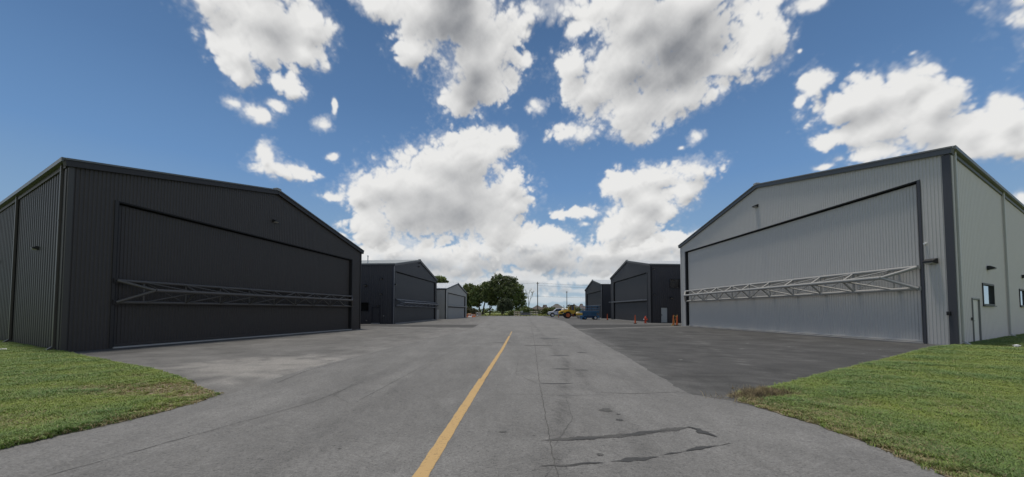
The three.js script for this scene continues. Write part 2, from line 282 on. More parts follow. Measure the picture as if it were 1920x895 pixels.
// old taxiway asphalt: wheel tracks, patches, a darker lane on the left, pale dust along its edges
const road = pavement('road', (z) => roadLeft(z) + edgeNoise(z, 3), (z) => roadRight(z) + edgeNoise(z, 8), rows(4, -122, 0.09, 0.022), 130, 0.004, (x, z, c) => {
  let v = 0.25 + 0.05 * fbm(x * 0.5, z * 0.12) + 0.028 * fbm(x * 2.1, z * 0.7, 3) + 0.018 * noise2(x * 6, z * 3);
  v -= 0.030 * sstep(0.5, 0.0, Math.abs(x + 2.3 + 0.25 * noise2(z * 0.15, 2) - z * 0.01)) * (0.6 + 0.5 * noise2(x * 2, z * 0.4));
  v -= 0.050 * sstep(0.28, 0.0, Math.abs(x - 1.35 + z * 0.028 + 0.1 * noise2(z * 0.2, 5))) * (0.7 + 0.6 * noise2(x * 4, z * 0.6));
  v -= 0.020 * sstep(0.20, 0.0, Math.abs(x - 2.55 + z * 0.03 + 0.1 * noise2(z * 0.2, 15))) * (0.7 + 0.7 * noise2(x * 4, z * 0.5));
  v -= 0.075 * sstep(0.18, 0.03, Math.abs(x + 0.13 + z * 0.157 + 0.04 * noise2(z * 0.8, 31))) * sstep(-16, -9, z) * (0.55 + 0.75 * noise2(x * 5, z * 1.4));
  v -= 0.022 * sstep(0.35, 0.1, Math.abs(x + 4.35 + z * 0.105)) * sstep(-22, -8, z);
  v += 0.035 * sstep(0.0, 0.6, fbm(x * 0.33 + 9, z * 0.45)) + 0.02 * sstep(-14, -40, z);
  setGrey(c, clamp(v * 0.90, 0.09, 0.36), 0.022);
}, 'long grey asphalt taxiway with a yellow line between the hangars');
const apronRows = rows(0, -122, 0.22, 0.02);
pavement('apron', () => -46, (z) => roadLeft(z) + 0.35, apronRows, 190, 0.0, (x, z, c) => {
  let v = 0.190 + 0.06 * fbm(x * 0.25, z * 0.3) + 0.06 * fbm(x * 0.9 + 4, z * 2.2, 4);
  const dust = sstep(0.02, 0.55, 0.70 - Math.hypot((x + 7.2) / 5.4, (z + 11.0) / 4.6) + 0.55 * fbm(x * 0.6, z * 0.9) + 0.25 * fbm(x * 2.5, z * 3.5, 3));
  v += 0.13 * dust + 0.05 * sstep(4, 0.3, (-4.0 - x) + 2.5 * fbm(x * 0.8, z * 0.5));                                                   // pale dry mud tracked over the apron near the lawn
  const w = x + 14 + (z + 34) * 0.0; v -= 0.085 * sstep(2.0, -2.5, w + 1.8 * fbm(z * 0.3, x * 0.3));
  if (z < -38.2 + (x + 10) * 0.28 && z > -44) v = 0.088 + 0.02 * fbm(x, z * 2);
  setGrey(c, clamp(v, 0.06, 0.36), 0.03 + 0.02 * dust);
}, 'grey apron in front of the left row of hangars');
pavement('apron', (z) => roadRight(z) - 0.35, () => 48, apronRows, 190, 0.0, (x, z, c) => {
  const d0 = x - roadRight(z);
  let v = 0.098 + 0.04 * fbm(x * 0.3, z * 0.25) + 0.035 * fbm(x * 0.7 + 4, z * 2.0, 4) + 0.07 * sstep(0.15, 0.6, fbm(x * 0.5 + 20, z * 1.4)) * (0.5 + 0.5 * noise2(x * 3, z * 3));
  v += 0.055 * sstep(0.9, 0.1, d0 + 0.9 * fbm(x * 1.3, z * 0.9, 4)) + 0.02 * sstep(0.25, 0.05, Math.abs(Math.sin((x - 12) * 0.9 + z * 0.35 + 1.4 * fbm(x * 0.12, z * 0.12)))) * sstep(0, 0.4, noise2(x * 0.4, z * 0.25));
  v += 0.075 * sstep(0.22, 0.02, Math.abs(x - 6.0 + (z + 8) * 0.33 + 0.3 * fbm(z * 0.7, 3))) * sstep(-0.1, 0.5, noise2(x * 3, z * 2.2));
  if (z < -32.6) v = lerp(v, 0.155 + 0.05 * fbm(x * 0.5, z * 1.2), sstep(-32.6, -46, z));
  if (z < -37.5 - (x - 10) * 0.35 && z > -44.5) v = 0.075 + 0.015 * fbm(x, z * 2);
  setGrey(c, clamp(v * 0.88, 0.045, 0.3), 0.02);
}, 'dark new asphalt apron in front of the right row of hangars');
// pale concrete gutters that cross both aprons
function flatStrip(points, widths, y) {                                // a ribbon on the ground along points, uneven where the widths are
  const top = [], n = points.length;
  for (let i = 0; i < n; i++) {
    const a = points[Math.max(0, i - 1)], b = points[Math.min(n - 1, i + 1)], dx = b[0] - a[0], dz = b[1] - a[1], l = Math.hypot(dx, dz) || 1, [w1, w2] = widths(i, n);
    top.push([[points[i][0] - dz / l * w1, y, points[i][1] + dx / l * w1], [points[i][0] + dz / l * w2, y, points[i][1] - dx / l * w2]]);
  }
  const quads = []; for (let i = 1; i < n; i++) quads.push([top[i - 1][0], top[i - 1][1], top[i][1], top[i][0]]);
  return facets(quads, quads.map((q) => q.map((v) => [v[0], v[2]])));
}
const alongLine = (pts, step) => { const out = []; for (let k = 1; k < pts.length; k++) { const [a, b] = [pts[k - 1], pts[k]], n = Math.max(1, Math.round(Math.hypot(b[0] - a[0], b[1] - a[1]) / step)); for (let i = k === 1 ? 0 : 1; i <= n; i++) out.push([lerp(a[0], b[0], i / n), lerp(a[1], b[1], i / n)]); } return out; };
const gutterMat = std(0.33, 0.325, 0.31, 0.9, { map: grainMap });
for (const [pts, w] of [[[[-17, -38.9], [-10, -36.4], [-4.1, -33.9]], 0.3], [[[-40, -46.35], [-14.4, -46.1]], 0.22], [[[5.7, -32.9], [12, -36.6], [18.6, -40.2]], 0.3], [[[18.8, -48.6], [8, -46.6]], 0.22]])
  struct('gutter', flatStrip(alongLine(pts, 0.5), (i) => [w + 0.06 * noise2(i * 0.6, w), w + 0.06 * noise2(i * 0.6, 9)], 0.0085), gutterMat);
// markings, cracks, tar and oil on the road
const lineMap = dataMap(512, 2.2, (u, v, c) => { const w = loop2(u, v, 26, 3) + 0.6 * loop2(u, v, 70, 8) + (gr() - 0.5) * 1.1, g = w > 1.02 ? 0.42 : 0.90 + 0.10 * gr(); c[0] = g; c[1] = g * (w > 1.02 ? 1.05 : 1); c[2] = g * (w > 1.02 ? 1.2 : 1); });
{
  const m = std(0.52, 0.345, 0.15, 0.85, { map: lineMap, bumpMap: grainBump, bumpScale: 0.003 });
  const jag = (i, s) => 0.008 * noise2(i * 0.9, s);
  const near = alongLine([[-0.98, 1], [-0.895, -3.4], [-0.70, -8.9]], 0.12), far = alongLine([[-0.69, -8.7], [-0.42, -15.5], [-0.16, -24]], 0.3);
  part('centre_line', flatStrip(near, (i) => [0.076 + jag(i, 1), 0.076 + jag(i, 2)], 0.0085), m, road);
  for (const [a, b] of [[-24.6, -29.5]]) part('centre_line', flatStrip(alongLine([[-0.13 - (a + 25) * 0.026, a], [-0.13 - (b + 25) * 0.026, b]], 0.2), (i) => [0.05 + jag(i * 3, a), 0.05 + jag(i * 3, b)], 0.0085), std(0.40, 0.30, 0.17, 0.9, { map: lineMap }), road);
  part('centre_line', flatStrip(far, (i, n) => [0.060 + jag(i, 3), 0.060 + jag(i, 4)], 0.0125), m, road);
}
const tarMat = std(0.060, 0.058, 0.056, 0.6, { map: grainMap }), wornMat = std(0.105, 0.102, 0.098, 0.8, { map: grainMap }), crackMat = std(0.125, 0.122, 0.118, 0.95, { map: grainMap });
const ribbon = (pts, w, seed, mat, y = 0.0085, ragged = 0.6, step = 0.03) => {
  const line = alongLine(pts, step).map(([x, z], i) => [x + 0.012 * noise2(i * 0.22, seed), z + 0.012 * noise2(i * 0.17, seed + 5)]);
  part(mat === crackMat ? 'crack' : 'tar_stain', flatStrip(line, (i, n) => { const taper = Math.min(1, i / 8, (n - 1 - i) / 8); return [Math.max(0.001, w * taper * (1 + ragged * noise2(i * 0.13, seed) + 0.35 * noise2(i * 0.9, seed))), Math.max(0.001, w * taper * (1 + ragged * noise2(i * 0.11, seed + 9) + 0.35 * noise2(i * 0.8, seed + 3)))]; }, y), mat, road);
};
ribbon([[0.36, -4.68], [0.95, -4.76], [1.55, -4.90], [2.05, -5.06], [2.50, -5.22]], 0.050, 1, wornMat, 0.0085, 0.45);
ribbon([[0.70, -4.70], [0.92, -4.74], [1.12, -4.78]], 0.062, 12, tarMat, 0.0105, 0.5);
ribbon([[1.40, -4.86], [1.75, -4.97], [2.05, -5.06]], 0.048, 13, tarMat, 0.0105, 0.5);
ribbon([[2.42, -5.24], [2.50, -5.10], [2.55, -4.92], [2.60, -4.80]], 0.085, 2, tarMat, 0.0125, 0.9);
ribbon([[0.28, -3.91], [0.72, -3.95]], 0.036, 3, wornMat, 0.0085, 0.9);
ribbon([[0.58, -3.94], [0.98, -4.0]], 0.030, 4, tarMat, 0.0105, 0.9);
ribbon([[1.04, -4.02], [1.62, -4.16]], 0.036, 5, tarMat, 0.0085, 1.0);
ribbon([[1.64, -4.2], [2.02, -4.33]], 0.022, 6, tarMat, 0.0085, 1.2);
ribbon([[1.96, -4.32], [2.42, -4.50]], 0.034, 7, tarMat, 0.0105, 1.1);
ribbon([[2.34, -4.46], [2.66, -4.58]], 0.020, 8, wornMat, 0.0085, 0.9);
for (const [pts, w, s] of [[[[0.38, 1], [0.45, -4.2], [0.64, -9], [1.0, -16], [1.5, -27], [2.2, -44]], 0.006, 21], [[[-2.75, -6.5], [-2.55, -12], [-2.1, -21], [-1.5, -36]], 0.005, 22], [[[-5.2, -8.2], [-5.5, -10], [-5.3, -14.6], [-3.75, -31.5]], 0.010, 23], [[[1.55, -7.4], [2.4, -7.3], [3.3, -7.45], [3.9, -6.8]], 0.008, 24], [[[-0.4, -7.3], [1.0, -7.15], [2.4, -7.2]], 0.004, 25], [[[2.2, -9.5], [3.4, -9.0], [4.0, -8.6]], 0.004, 26], [[[-4.6, -3.4], [-3.5, -6.6], [-3.35, -9]], 0.005, 27], [[[0.46, -4.4], [0.9, -5.6], [1.0, -7]], 0.003, 28], [[[0.6, -8.2], [0.1, -9.6], [0.2, -12]], 0.004, 29], [[[-2.7, -6.4], [-3.4, -7.2], [-3.5, -8.8]], 0.003, 30], [[[1.0, -16], [1.9, -17.5], [2.2, -21]], 0.005, 31], [[[0.43, -3.9], [0.1, -3.2], [0.1, -2]], 0.003, 32]]) ribbon(pts, w, s, crackMat, 0.0075, 0.8, 0.05);
function blot(x, z, rx, rz, seed, mat = tarMat) {
  const s = new THREE.Shape(); for (let i = 0; i < 26; i++) { const a = i / 26 * 2 * Math.PI, k = 1 + 0.45 * noise2(Math.cos(a) * 1.6 + seed, Math.sin(a) * 1.6) + 0.18 * noise2(Math.cos(a) * 5, Math.sin(a) * 5 + seed); s[i ? 'lineTo' : 'moveTo'](Math.cos(a) * rx * k, Math.sin(a) * rz * k); }
  const g = new THREE.ShapeGeometry(s).rotateX(-Math.PI / 2).translate(x, 0.0085, z); g.attributes.uv.array.forEach((v, i, a) => { a[i] = i % 2 ? g.attributes.position.getZ(i >> 1) : g.attributes.position.getX(i >> 1); });
  part('oil_stain', g, mat, road);
}
for (const [x, z, rx, rz, s] of [[1.52, -6.1, 0.10, 0.09, 1], [1.64, -5.85, 0.03, 0.03, 2], [1.58, -5.55, 0.05, 0.05, 3], [0.98, -4.22, 0.04, 0.035, 4], [-0.12, -5.0, 0.05, 0.025, 7], [0.28, -4.86, 0.02, 0.012, 8], [1.75, -13.6, 0.35, 0.10, 9], [1.35, -10.4, 0.22, 0.10, 10], [2.7, -14.5, 0.16, 0.14, 11], [1.0, -8.3, 0.30, 0.05, 12], [1.2, -17.5, 0.6, 0.14, 13], [-0.5, -19, 0.5, 0.14, 14], [2.1, -22, 0.6, 0.2, 15], [1.9, -10.2, 0.16, 0.07, 16], [-2.0, -4.4, 0.02, 0.015, 19]]) blot(x, z, rx, rz, s, s % 3 ? wornMat : tarMat);
// chalk-white specks of paint and grit on the dark apron
{
  const r = rngOf(4), list = [];
  for (let i = 0; i < 22; i++) { const x = 5.5 + r() * 10, z = -9 - r() * 14; list.push(new THREE.CircleGeometry(0.012 + r() * 0.03, 7).scale(1 + r() * 2.5, 1, 1).rotateX(-Math.PI / 2).translate(x, 0.0085, z)); }
  const m = part('grit', merge(list), std(0.34, 0.34, 0.33, 1), road); m.userData.kind = 'stuff';
}

// ---------------------------------------------------------------- hangars
// Ribbed sheet from u0 to u1 along x, bottom and top as functions of u, ribs standing out towards +z.
function sheet(u0, u1, bottom, top, { pitch = 0.152, rib = 0.020, z = 0, breaks = [] } = {}) {
  const us = new Set([u0, u1, ...breaks.filter((b) => b > u0 && b < u1)]), one = [[0, 0], [0.48, 0], [0.58, 1], [0.90, 1]];
  for (let k = Math.floor(u0 / pitch) - 1; k * pitch < u1; k++) for (const [s] of one) { const u = (k + s) * pitch; if (u > u0 + 1e-4 && u < u1 - 1e-4) us.add(u); }
  const height = (u) => { const s = ((u / pitch) % 1 + 1) % 1; return rib * (s < 0.48 ? 0 : s < 0.58 ? (s - 0.48) / 0.1 : s < 0.9 ? 1 : (1 - s) / 0.1); };
  const list = [...us].sort((a, b) => a - b), quads = [], uv = [];
  for (let i = 1; i < list.length; i++) {
    const a = list[i - 1], b = list[i], za = z + height(a), zb = z + height(b);
    quads.push([[a, bottom(a), za], [b, bottom(b), zb], [b, top(b), zb], [a, top(a), za]]);
    uv.push([[a, bottom(a)], [b, bottom(b)], [b, top(b)], [a, top(a)]]);
  }
  return facets(quads, uv);
}
function wallWith(u0, u1, top, holes, opt) {                          // a ribbed wall that leaves rectangular openings
  const out = [], hs = holes.slice().sort((a, b) => a[0] - b[0]); let u = u0;
  for (const [a, b, y0, y1] of hs) {
    if (a > u) out.push(sheet(u, a, () => 0, top, opt));
    if (y0 > 0) out.push(sheet(a, b, () => 0, () => y0, opt));
    out.push(sheet(a, b, () => y1, top, opt)); u = b;
  }
  out.push(sheet(u, u1, () => 0, top, opt));
  return out;
}
const lineFn = (u0, y0, u1, y1) => (u) => y0 + (y1 - y0) * (u - u0) / (u1 - u0);
function wallLight(parent, m4, w = 0.42, lensMat = M.lens) {          // a wedge-shaped wall pack, its lens below
  const s = w / 0.42, body = profile([[0, 0.13], [0.10, 0.13], [0.28, 0.03], [0.28, -0.04], [0.02, -0.10], [0, -0.10]].map(([x, y]) => [x * s, y * s]), w, 0.02 * s).rotateY(-Math.PI / 2);
  const o = part('wall_light', merge([body, box(w * 0.6, 0.2 * s, 0.03, 0, 0.01, 0)]).applyMatrix4(m4), M.fixture, parent);
  part('lens', slab([[-w * 0.4, -0.055 * s, 0.26 * s], [w * 0.4, -0.055 * s, 0.26 * s], [w * 0.4, -0.095 * s, 0.06 * s], [-w * 0.4, -0.095 * s, 0.06 * s]], 0.012).applyMatrix4(m4), lensMat, o);
}
function hangar(o) {
  // origin and end: the foot of the front wall, left to right as seen from outside; near: which end turns its side wall to the camera
  const [ox, oz] = o.from, [ex, ez] = o.to, L = Math.hypot(ex - ox, ez - oz), X = [(ex - ox) / L, (ez - oz) / L], turn = Math.atan2(-X[1], X[0]);
  const t = thing('hangar', o.label, 'hangar', [ox, 0, oz], turn, 'aircraft hangars in two rows along the taxiway');
  const sd = [Math.sin(o.side * R), -Math.cos(o.side * R)], Z = [-X[1], X[0]], S = V(sd[0] * X[0] + sd[1] * X[1], 0, sd[0] * Z[0] + sd[1] * Z[1]);
  const D = o.depth, h0 = o.eave[0], h1 = o.eave[1], hr = o.ridge[1], ur = o.ridge[0], drop = o.drop ?? 0, mt = o.mats;
  const roof = (u) => u < ur ? lerp(h0, hr, u / ur) : lerp(hr, h1, (u - ur) / (L - ur));
  const [d0, d1] = o.door, dTop = lineFn(d0, o.doorTop[0], d1, o.doorTop[1]), opt = { pitch: o.pitch ?? 0.152, breaks: [ur, d0, d1] };
  const under = (u) => roof(u) - 0.16;
  part('front_wall', merge([sheet(0, d0, () => 0, under, opt), sheet(d0, d1, dTop, under, opt), sheet(d1, L, () => 0, under, opt)]), mt.wall, t);
  // the side walls: frames whose x runs to the right as seen from outside
  const frame = (p, dx) => new THREE.Matrix4().makeBasis(dx, V(0, 1, 0), V().crossVectors(dx, V(0, 1, 0))).setPosition(p);
  const back0 = V(S.x * D, 0, S.z * D), mA = frame(back0, S.clone().negate()), mB = frame(V(L, 0, 0), S.clone());
  const nearIsA = o.near === 0, mNear = nearIsA ? mA : mB, place = (s) => nearIsA ? D - s : s;   // s: metres along the near side wall from the front corner
  const eaveLine = (a, flip) => flip ? (w) => lerp(a - drop, a, w / D) : (w) => lerp(a, a - drop, w / D);
  const holes = (o.openings ?? []).map(({ s0, s1, y0, y1 }) => { const a = place(s0), b = place(s1); return [Math.min(a, b), Math.max(a, b), y0, y1]; });
  const sideOpt = { pitch: o.sidePitch ?? 0.30, rib: o.sideRib ?? 0.022 };
  part('side_wall', merge(wallWith(0, D, (w) => eaveLine(h0, true)(w) - 0.12, nearIsA ? holes : [], sideOpt)).applyMatrix4(mA), mt.side ?? mt.wall, t);
  part('side_wall', merge(wallWith(0, D, (w) => eaveLine(h1, false)(w) - 0.12, nearIsA ? [] : holes, sideOpt)).applyMatrix4(mB), mt.side ?? mt.wall, t);
  const bx = (u) => [S.x * D + u, S.z * D];
  { const [a, b, c] = [0, ur, L].map(bx); part('back_wall', facets([[[c[0], 0, c[1]], [a[0], 0, a[1]], [a[0], h0 - drop - 0.15, a[1]], [c[0], h1 - drop - 0.15, c[1]]], [[c[0], h1 - drop - 0.15, c[1]], [a[0], h0 - drop - 0.15, a[1]], [b[0], hr - drop - 0.15, b[1]], [b[0], hr - drop - 0.15, b[1]]]]), mt.wall, t); }
  // roof: two slopes with overhangs
  const over = 0.14, at = (u, w, y) => [u + S.x * w, y, S.z * w], wF = -over, wB = D + over;
  const slope0 = (h0 - hr) / ur, slope1 = (h1 - hr) / (L - ur);
  for (const [ua, ub, ya, yb] of [[-0.16, ur, h0 - 0.16 * -slope0, hr], [ur, L + 0.16, hr, h1 + 0.16 * slope1]]) {
    const base = slab([at(ua, wF, ya), at(ub, wF, yb), at(ub, wB, yb - drop), at(ua, wB, ya - drop)], 0.10), seams = [];
    if (o.seams) for (let w = 0.3; w < D; w += 0.6) seams.push(bar(V(...at(ua, w, ya + 0.02 - drop * w / D)), V(...at(ub, w, yb + 0.02 - drop * w / D)), 0.03, 0.05));
    part('roof', merge([base, ...seams]), mt.roof, t);
  }
  // rake trim along the gable, its bright top edge, ridge cap and eave gutters
  const zT = 0.07, rake = (y, h, d, z) => [bar(V(-0.18, h0 + 0.16 * slope0 + y, z), V(ur, hr + y, z), d, h), bar(V(ur, hr + y, z), V(L + 0.18, h1 + 0.16 * slope1 + y, z), d, h)];
  part('rake_trim', merge(rake(-0.20, 0.24, 0.16, zT + 0.02)), mt.trim, t);
  part('rake_flashing', merge(rake(-0.045, 0.07, 0.22, zT + 0.04)), mt.edge ?? mt.trim, t);
  part('ridge_cap', merge([box(0.34, 0.18, 0.34, ur, hr - 0.02, 0.06, 0.02)]), mt.cap ?? mt.edge ?? mt.trim, t);
  for (const [m4, h, flip] of [[mA, h0, true], [mB, h1, false]]) {
    const e = eaveLine(h, flip), y0 = e(0), y1 = e(D);
    part('gutter', merge([bar(V(-0.14, y0 - 0.10, 0.12), V(D + 0.14, y1 - 0.10, 0.12), 0.20, 0.16)]).applyMatrix4(m4), mt.edge ?? mt.trim, t);
    part('fascia', merge([bar(V(0, y0 - 0.27, 0.05), V(D, y1 - 0.27, 0.05), 0.06, 0.18)]).applyMatrix4(m4), mt.trim, t);
  }
  // corner trims
  const cw = o.cornerWidth ?? [0.16, 0.16];
  part('corner_trim', merge([box(cw[0], h0 - 0.3, 0.05, cw[0] / 2 - 0.03, (h0 - 0.3) / 2, 0.03)]), mt.corner?.[0] ?? mt.trim, t);
  part('corner_trim', merge([box(cw[1], h1 - 0.3, 0.05, L - cw[1] / 2 + 0.03, (h1 - 0.3) / 2, 0.03)]), mt.corner?.[1] ?? mt.trim, t);
  for (const [m4, h, w] of [[mA, h0, D - 0.10], [mB, h1, 0.10]]) part('corner_trim', box(0.20, h - 0.4, 0.05, w, (h - 0.4) / 2, 0.03).applyMatrix4(m4), mt.sideTrim ?? mt.trim, t);
  // the doorway: reveals with their shade painted in as near-black, jamb trim, sill
  const deep = 0.34, y0t = dTop(d0), y1t = dTop(d1);
  part('shaded_frame', merge([box(0.06, y0t, deep, d0 - 0.03 + 0.06, y0t / 2, -deep / 2 + 0.005), box(0.06, y1t, deep, d1 - 0.03, y1t / 2, -deep / 2 + 0.005), bar(V(d0 + 0.06, y0t - 0.03, -deep / 2 + 0.005), V(d1 - 0.06, y1t - 0.03, -deep / 2 + 0.005), deep, 0.06)]), mt.recess ?? M.recess, t);
  part('jamb_trim', merge([box(0.12, y0t, 0.03, d0 - 0.06, y0t / 2, 0.036)]), mt.jamb ?? mt.trim, t);
  part('jamb_trim', merge([box(0.12, y1t, 0.03, d1 + 0.06, y1t / 2, 0.036)]), mt.jamb ?? mt.trim, t);
  part('door_sill', box(d1 - d0, 0.05, 0.34, (d0 + d1) / 2, 0.025, -0.06), M.concrete, t);
  // the door: one ribbed leaf with its outside truss
  const a0 = d0 + 0.12, a1 = d1 - 0.12, dz = -0.20;
  const door = part('hangar_door', merge([sheet(a0, a1, () => 0.07, (u) => dTop(u) - 0.12, { pitch: opt.pitch, rib: 0.019, z: dz })]), mt.door, t);
  part('bottom_rail', box(a1 - a0, 0.10, 0.05, (a0 + a1) / 2, 0.12, dz + 0.035), mt.rail ?? mt.door, door);
  if (o.truss) {
    const { n, q, up, low, tip, inset = 1, r = 0.05, ends } = o.truss, u0 = ends[0], u1 = ends[1], zb = dz + 0.30;
    const yU = lineFn(u0, up[0], u1, up[1]), yL = lineFn(u0, low[0], u1, low[1]), yT = lineFn(u0, tip[0], u1, tip[1]), ta = u0 + inset, tb = u1 - inset;
    const U = (u) => V(u, yU(u), zb), Lo = (u) => V(u, yL(u), zb), T = (u) => V(u, yT(u), q);
    const chord = (a, b, k = 1) => part('truss_chord', tube(a, b, r * k, 10), mt.steel, door), brace = (a, b, k = 0.6) => part('truss_brace', tube(a, b, r * k, 7), mt.steel, door);
    chord(U(u0), U(u1)); chord(Lo(u0), Lo(u1)); chord(T(ta), T(tb), 1.1);
    for (const [e, a] of [[u0, ta], [u1, tb]]) { chord(U(e), T(a), 0.9); chord(Lo(e), T(a), 0.9); }
    const node = (k) => lerp(ta, tb, k / n);
    for (let k = 0; k <= n; k++) {
      const u = node(k), flip = k < n / 2;
      if (k > 0 && k < n || n < 6) { brace(U(u), T(u), 0.62); brace(Lo(u), T(u), 0.62); }
      brace(U(u), Lo(u), 0.5);
      if (k < n) { const v = node(k + 1), [p, s] = flip ? [u, v] : [v, u]; brace(U(p), T(s), 0.42); brace(Lo(p), T(s), 0.5); brace(U(p), Lo(s), 0.26); }
      for (const y of [yL(u) - 0.02, yU(u)]) part('truss_bracket', box(0.10, 0.10, zb - dz, u, y, (zb + dz) / 2), mt.bracket ?? mt.steel, door);
    }
    for (const e of [u0, u1]) for (const y of [yU(e), yL(e)]) part('truss_bracket', merge([box(0.22, 0.20, 0.05, e, y, zb - 0.03), box(0.12, 0.14, zb - dz + 0.02, e, y - 0.03, (zb + dz) / 2)]), mt.bracket ?? mt.steel, door);
  }
  if (o.beam) { const [ya, yb, za, ua, ub] = o.beam; part('door_beam', merge([bar(V(ua ?? a0, ya, dz + 0.14), V(ub ?? a1, yb, dz + 0.14), 0.16, 0.16), bar(V(ua ?? a0, ya + 0.02, za), V(ub ?? a1, yb + 0.02, za), 0.10, 0.10)]), mt.steel, door); part('hinge_gap', bar(V(a0, ya - 0.22, dz + 0.03), V(a1, yb - 0.22, dz + 0.03), 0.03, 0.14), M.recess, door); }
  // openings of the near side wall
  for (const w of o.openings ?? []) {
    const a = place(w.s0), b = place(w.s1), c = (a + b) / 2, ww = Math.abs(b - a), hh = w.y1 - w.y0, cy = (w.y0 + w.y1) / 2;
    if (w.kind === 'window') {
      const f = w.frame ?? 0.09, fr = part('window', merge([box(ww, f, 0.16, c, w.y1 - f / 2, -0.02), box(ww, f, 0.16, c, w.y0 + f / 2, -0.02), box(f, hh - 2 * f, 0.16, c - ww / 2 + f / 2, cy, -0.02), box(f, hh - 2 * f, 0.16, c + ww / 2 - f / 2, cy, -0.02)]).applyMatrix4(mNear), M.fixture, t);
      part('pane', box(ww - 2 * f, hh - 2 * f, 0.012, c, cy, w.deep ?? -0.05).applyMatrix4(mNear), w.glass ?? M.mirror, fr);
      if (w.glass) part('dark_interior', box(ww + 0.2, hh + 0.2, 0.02, c, cy, -0.45).applyMatrix4(mNear), M.recess, fr);  // black sheet added behind clear glass, stands for the unlit interior
      else part('sill', box(ww + 0.08, 0.04, 0.10, c, w.y0 - 0.02, 0.07).applyMatrix4(mNear), M.fixture, fr);
    } else {
      const d = part('side_door', merge([box(ww - 0.14, hh - 0.09, 0.05, c, w.y0 + (hh - 0.09) / 2, -0.03)]).applyMatrix4(mNear), w.leaf ?? mt.wall, t);
      part('frame', merge([box(0.06, hh, 0.13, c - ww / 2 + 0.03, cy, 0.0), box(0.06, hh, 0.13, c + ww / 2 - 0.03, cy, 0.0), box(ww - 0.12, 0.07, 0.13, c, w.y1 - 0.035, 0.0)]).applyMatrix4(mNear), w.frameMat ?? mt.trim, d);
      const side = w.handle ?? -1;
      part('handle', merge([box(0.05, 0.22, 0.02, c + side * (ww / 2 - 0.16), w.y0 + 1.02, 0.005), box(0.14, 0.025, 0.025, c + side * (ww / 2 - 0.21), w.y0 + 1.02, 0.045), box(0.025, 0.025, 0.05, c + side * (ww / 2 - 0.15), w.y0 + 1.02, 0.025)]).applyMatrix4(mNear), M.fixture, d);
      if (w.step) part('threshold', box(ww, 0.09, 0.30, c, w.y0 - 0.045, 0.10).applyMatrix4(mNear), M.concrete, d);
    }
  }
  for (const s of o.downspouts ?? []) {
    const u = place(s), y = (nearIsA ? eaveLine(h0, true) : eaveLine(h1, false))(u) - 0.2;
    part('downspout', merge([box(o.spoutWidth ?? 0.11, y - 0.15, 0.09, u, y / 2 + 0.12, 0.085, 0.015), move(box(o.spoutWidth ?? 0.11, 0.32, 0.09, 0, 0, 0, 0.015), u, 0.13, 0.18, -0.9), box(0.16, 0.03, 0.12, u, y * 0.35, 0.08), box(0.16, 0.03, 0.12, u, y * 0.7, 0.08)]).applyMatrix4(mNear), mt.spout ?? mt.trim, t);
  }
  for (const [s, y, w] of o.sideLights ?? []) wallLight(t, mNear.clone().multiply(new THREE.Matrix4().makeTranslation(place(s), y, 0.03)), w);
  for (const [u, y, w] of o.frontLights ?? []) wallLight(t, new THREE.Matrix4().makeTranslation(u, y, 0.03), w);
  for (const [u, y] of o.cameras ?? []) part('camera', merge([box(0.10, 0.10, 0.05, u, y, 0.05, 0.01), move(new THREE.CylinderGeometry(0.045, 0.045, 0.08, 12), u, y, 0.09, Math.PI / 2)]), M.whitePaint, t);
  for (const [u, y] of o.boxes ?? []) part('key_box', merge([box(0.13, 0.18, 0.09, u, y, 0.10, 0.015), box(0.05, 0.05, 0.06, u, y - 0.02, 0.16)]), M.fixture, t);
  for (const [s, y] of o.sideBoxes ?? []) part('card_reader', merge([box(0.09, 0.15, 0.05, place(s), y, 0.055, 0.01)]).applyMatrix4(mNear), M.fixture, t);
  for (const [s, y] of o.taps ?? []) part('hose_tap', merge([box(0.10, 0.10, 0.05, place(s), y, 0.05), move(new THREE.CylinderGeometry(0.03, 0.03, 0.16, 8), place(s), y, 0.12, Math.PI / 2), box(0.14, 0.03, 0.03, place(s), y + 0.06, 0.13)]).applyMatrix4(mNear), M.steel, t);
  for (const [u, w, h] of o.pipes ?? []) { const y = roof(u); part('vent_pipe', merge([tube(V(u + S.x * w, y - 0.1, S.z * w), V(u + S.x * w, y + h, S.z * w), 0.06, 10), tube(V(u + S.x * w, y + h, S.z * w), V(u + S.x * w, y + h + 0.08, S.z * w), 0.10, 10)]), M.galv, t); }
  for (const s of o.blocks ?? []) part('foot_block', box(0.25, 0.10, 0.16, place(s), 0.05, 0.12, 0.02).applyMatrix4(mNear), M.fixture, t);
  return t;
}
const dark = { wall: M.charcoal, door: M.charcoalDoor, trim: M.charcoalTrim, edge: paint(0.13, 0.14, 0.145, 0.4), steel: M.charcoalSteel, bracket: M.charcoalTrim, roof: M.roofDark, corner: [M.charcoalPost, M.charcoalTrim], sideTrim: M.charcoalTrim, spout: M.charcoalPost, jamb: M.charcoalTrim, cap: paint(0.28, 0.29, 0.29, 0.5), side: std(0.031, 0.028, 0.028, 0.46) };  // edge: lighter paint carries the reflection along the gutter and rake tops
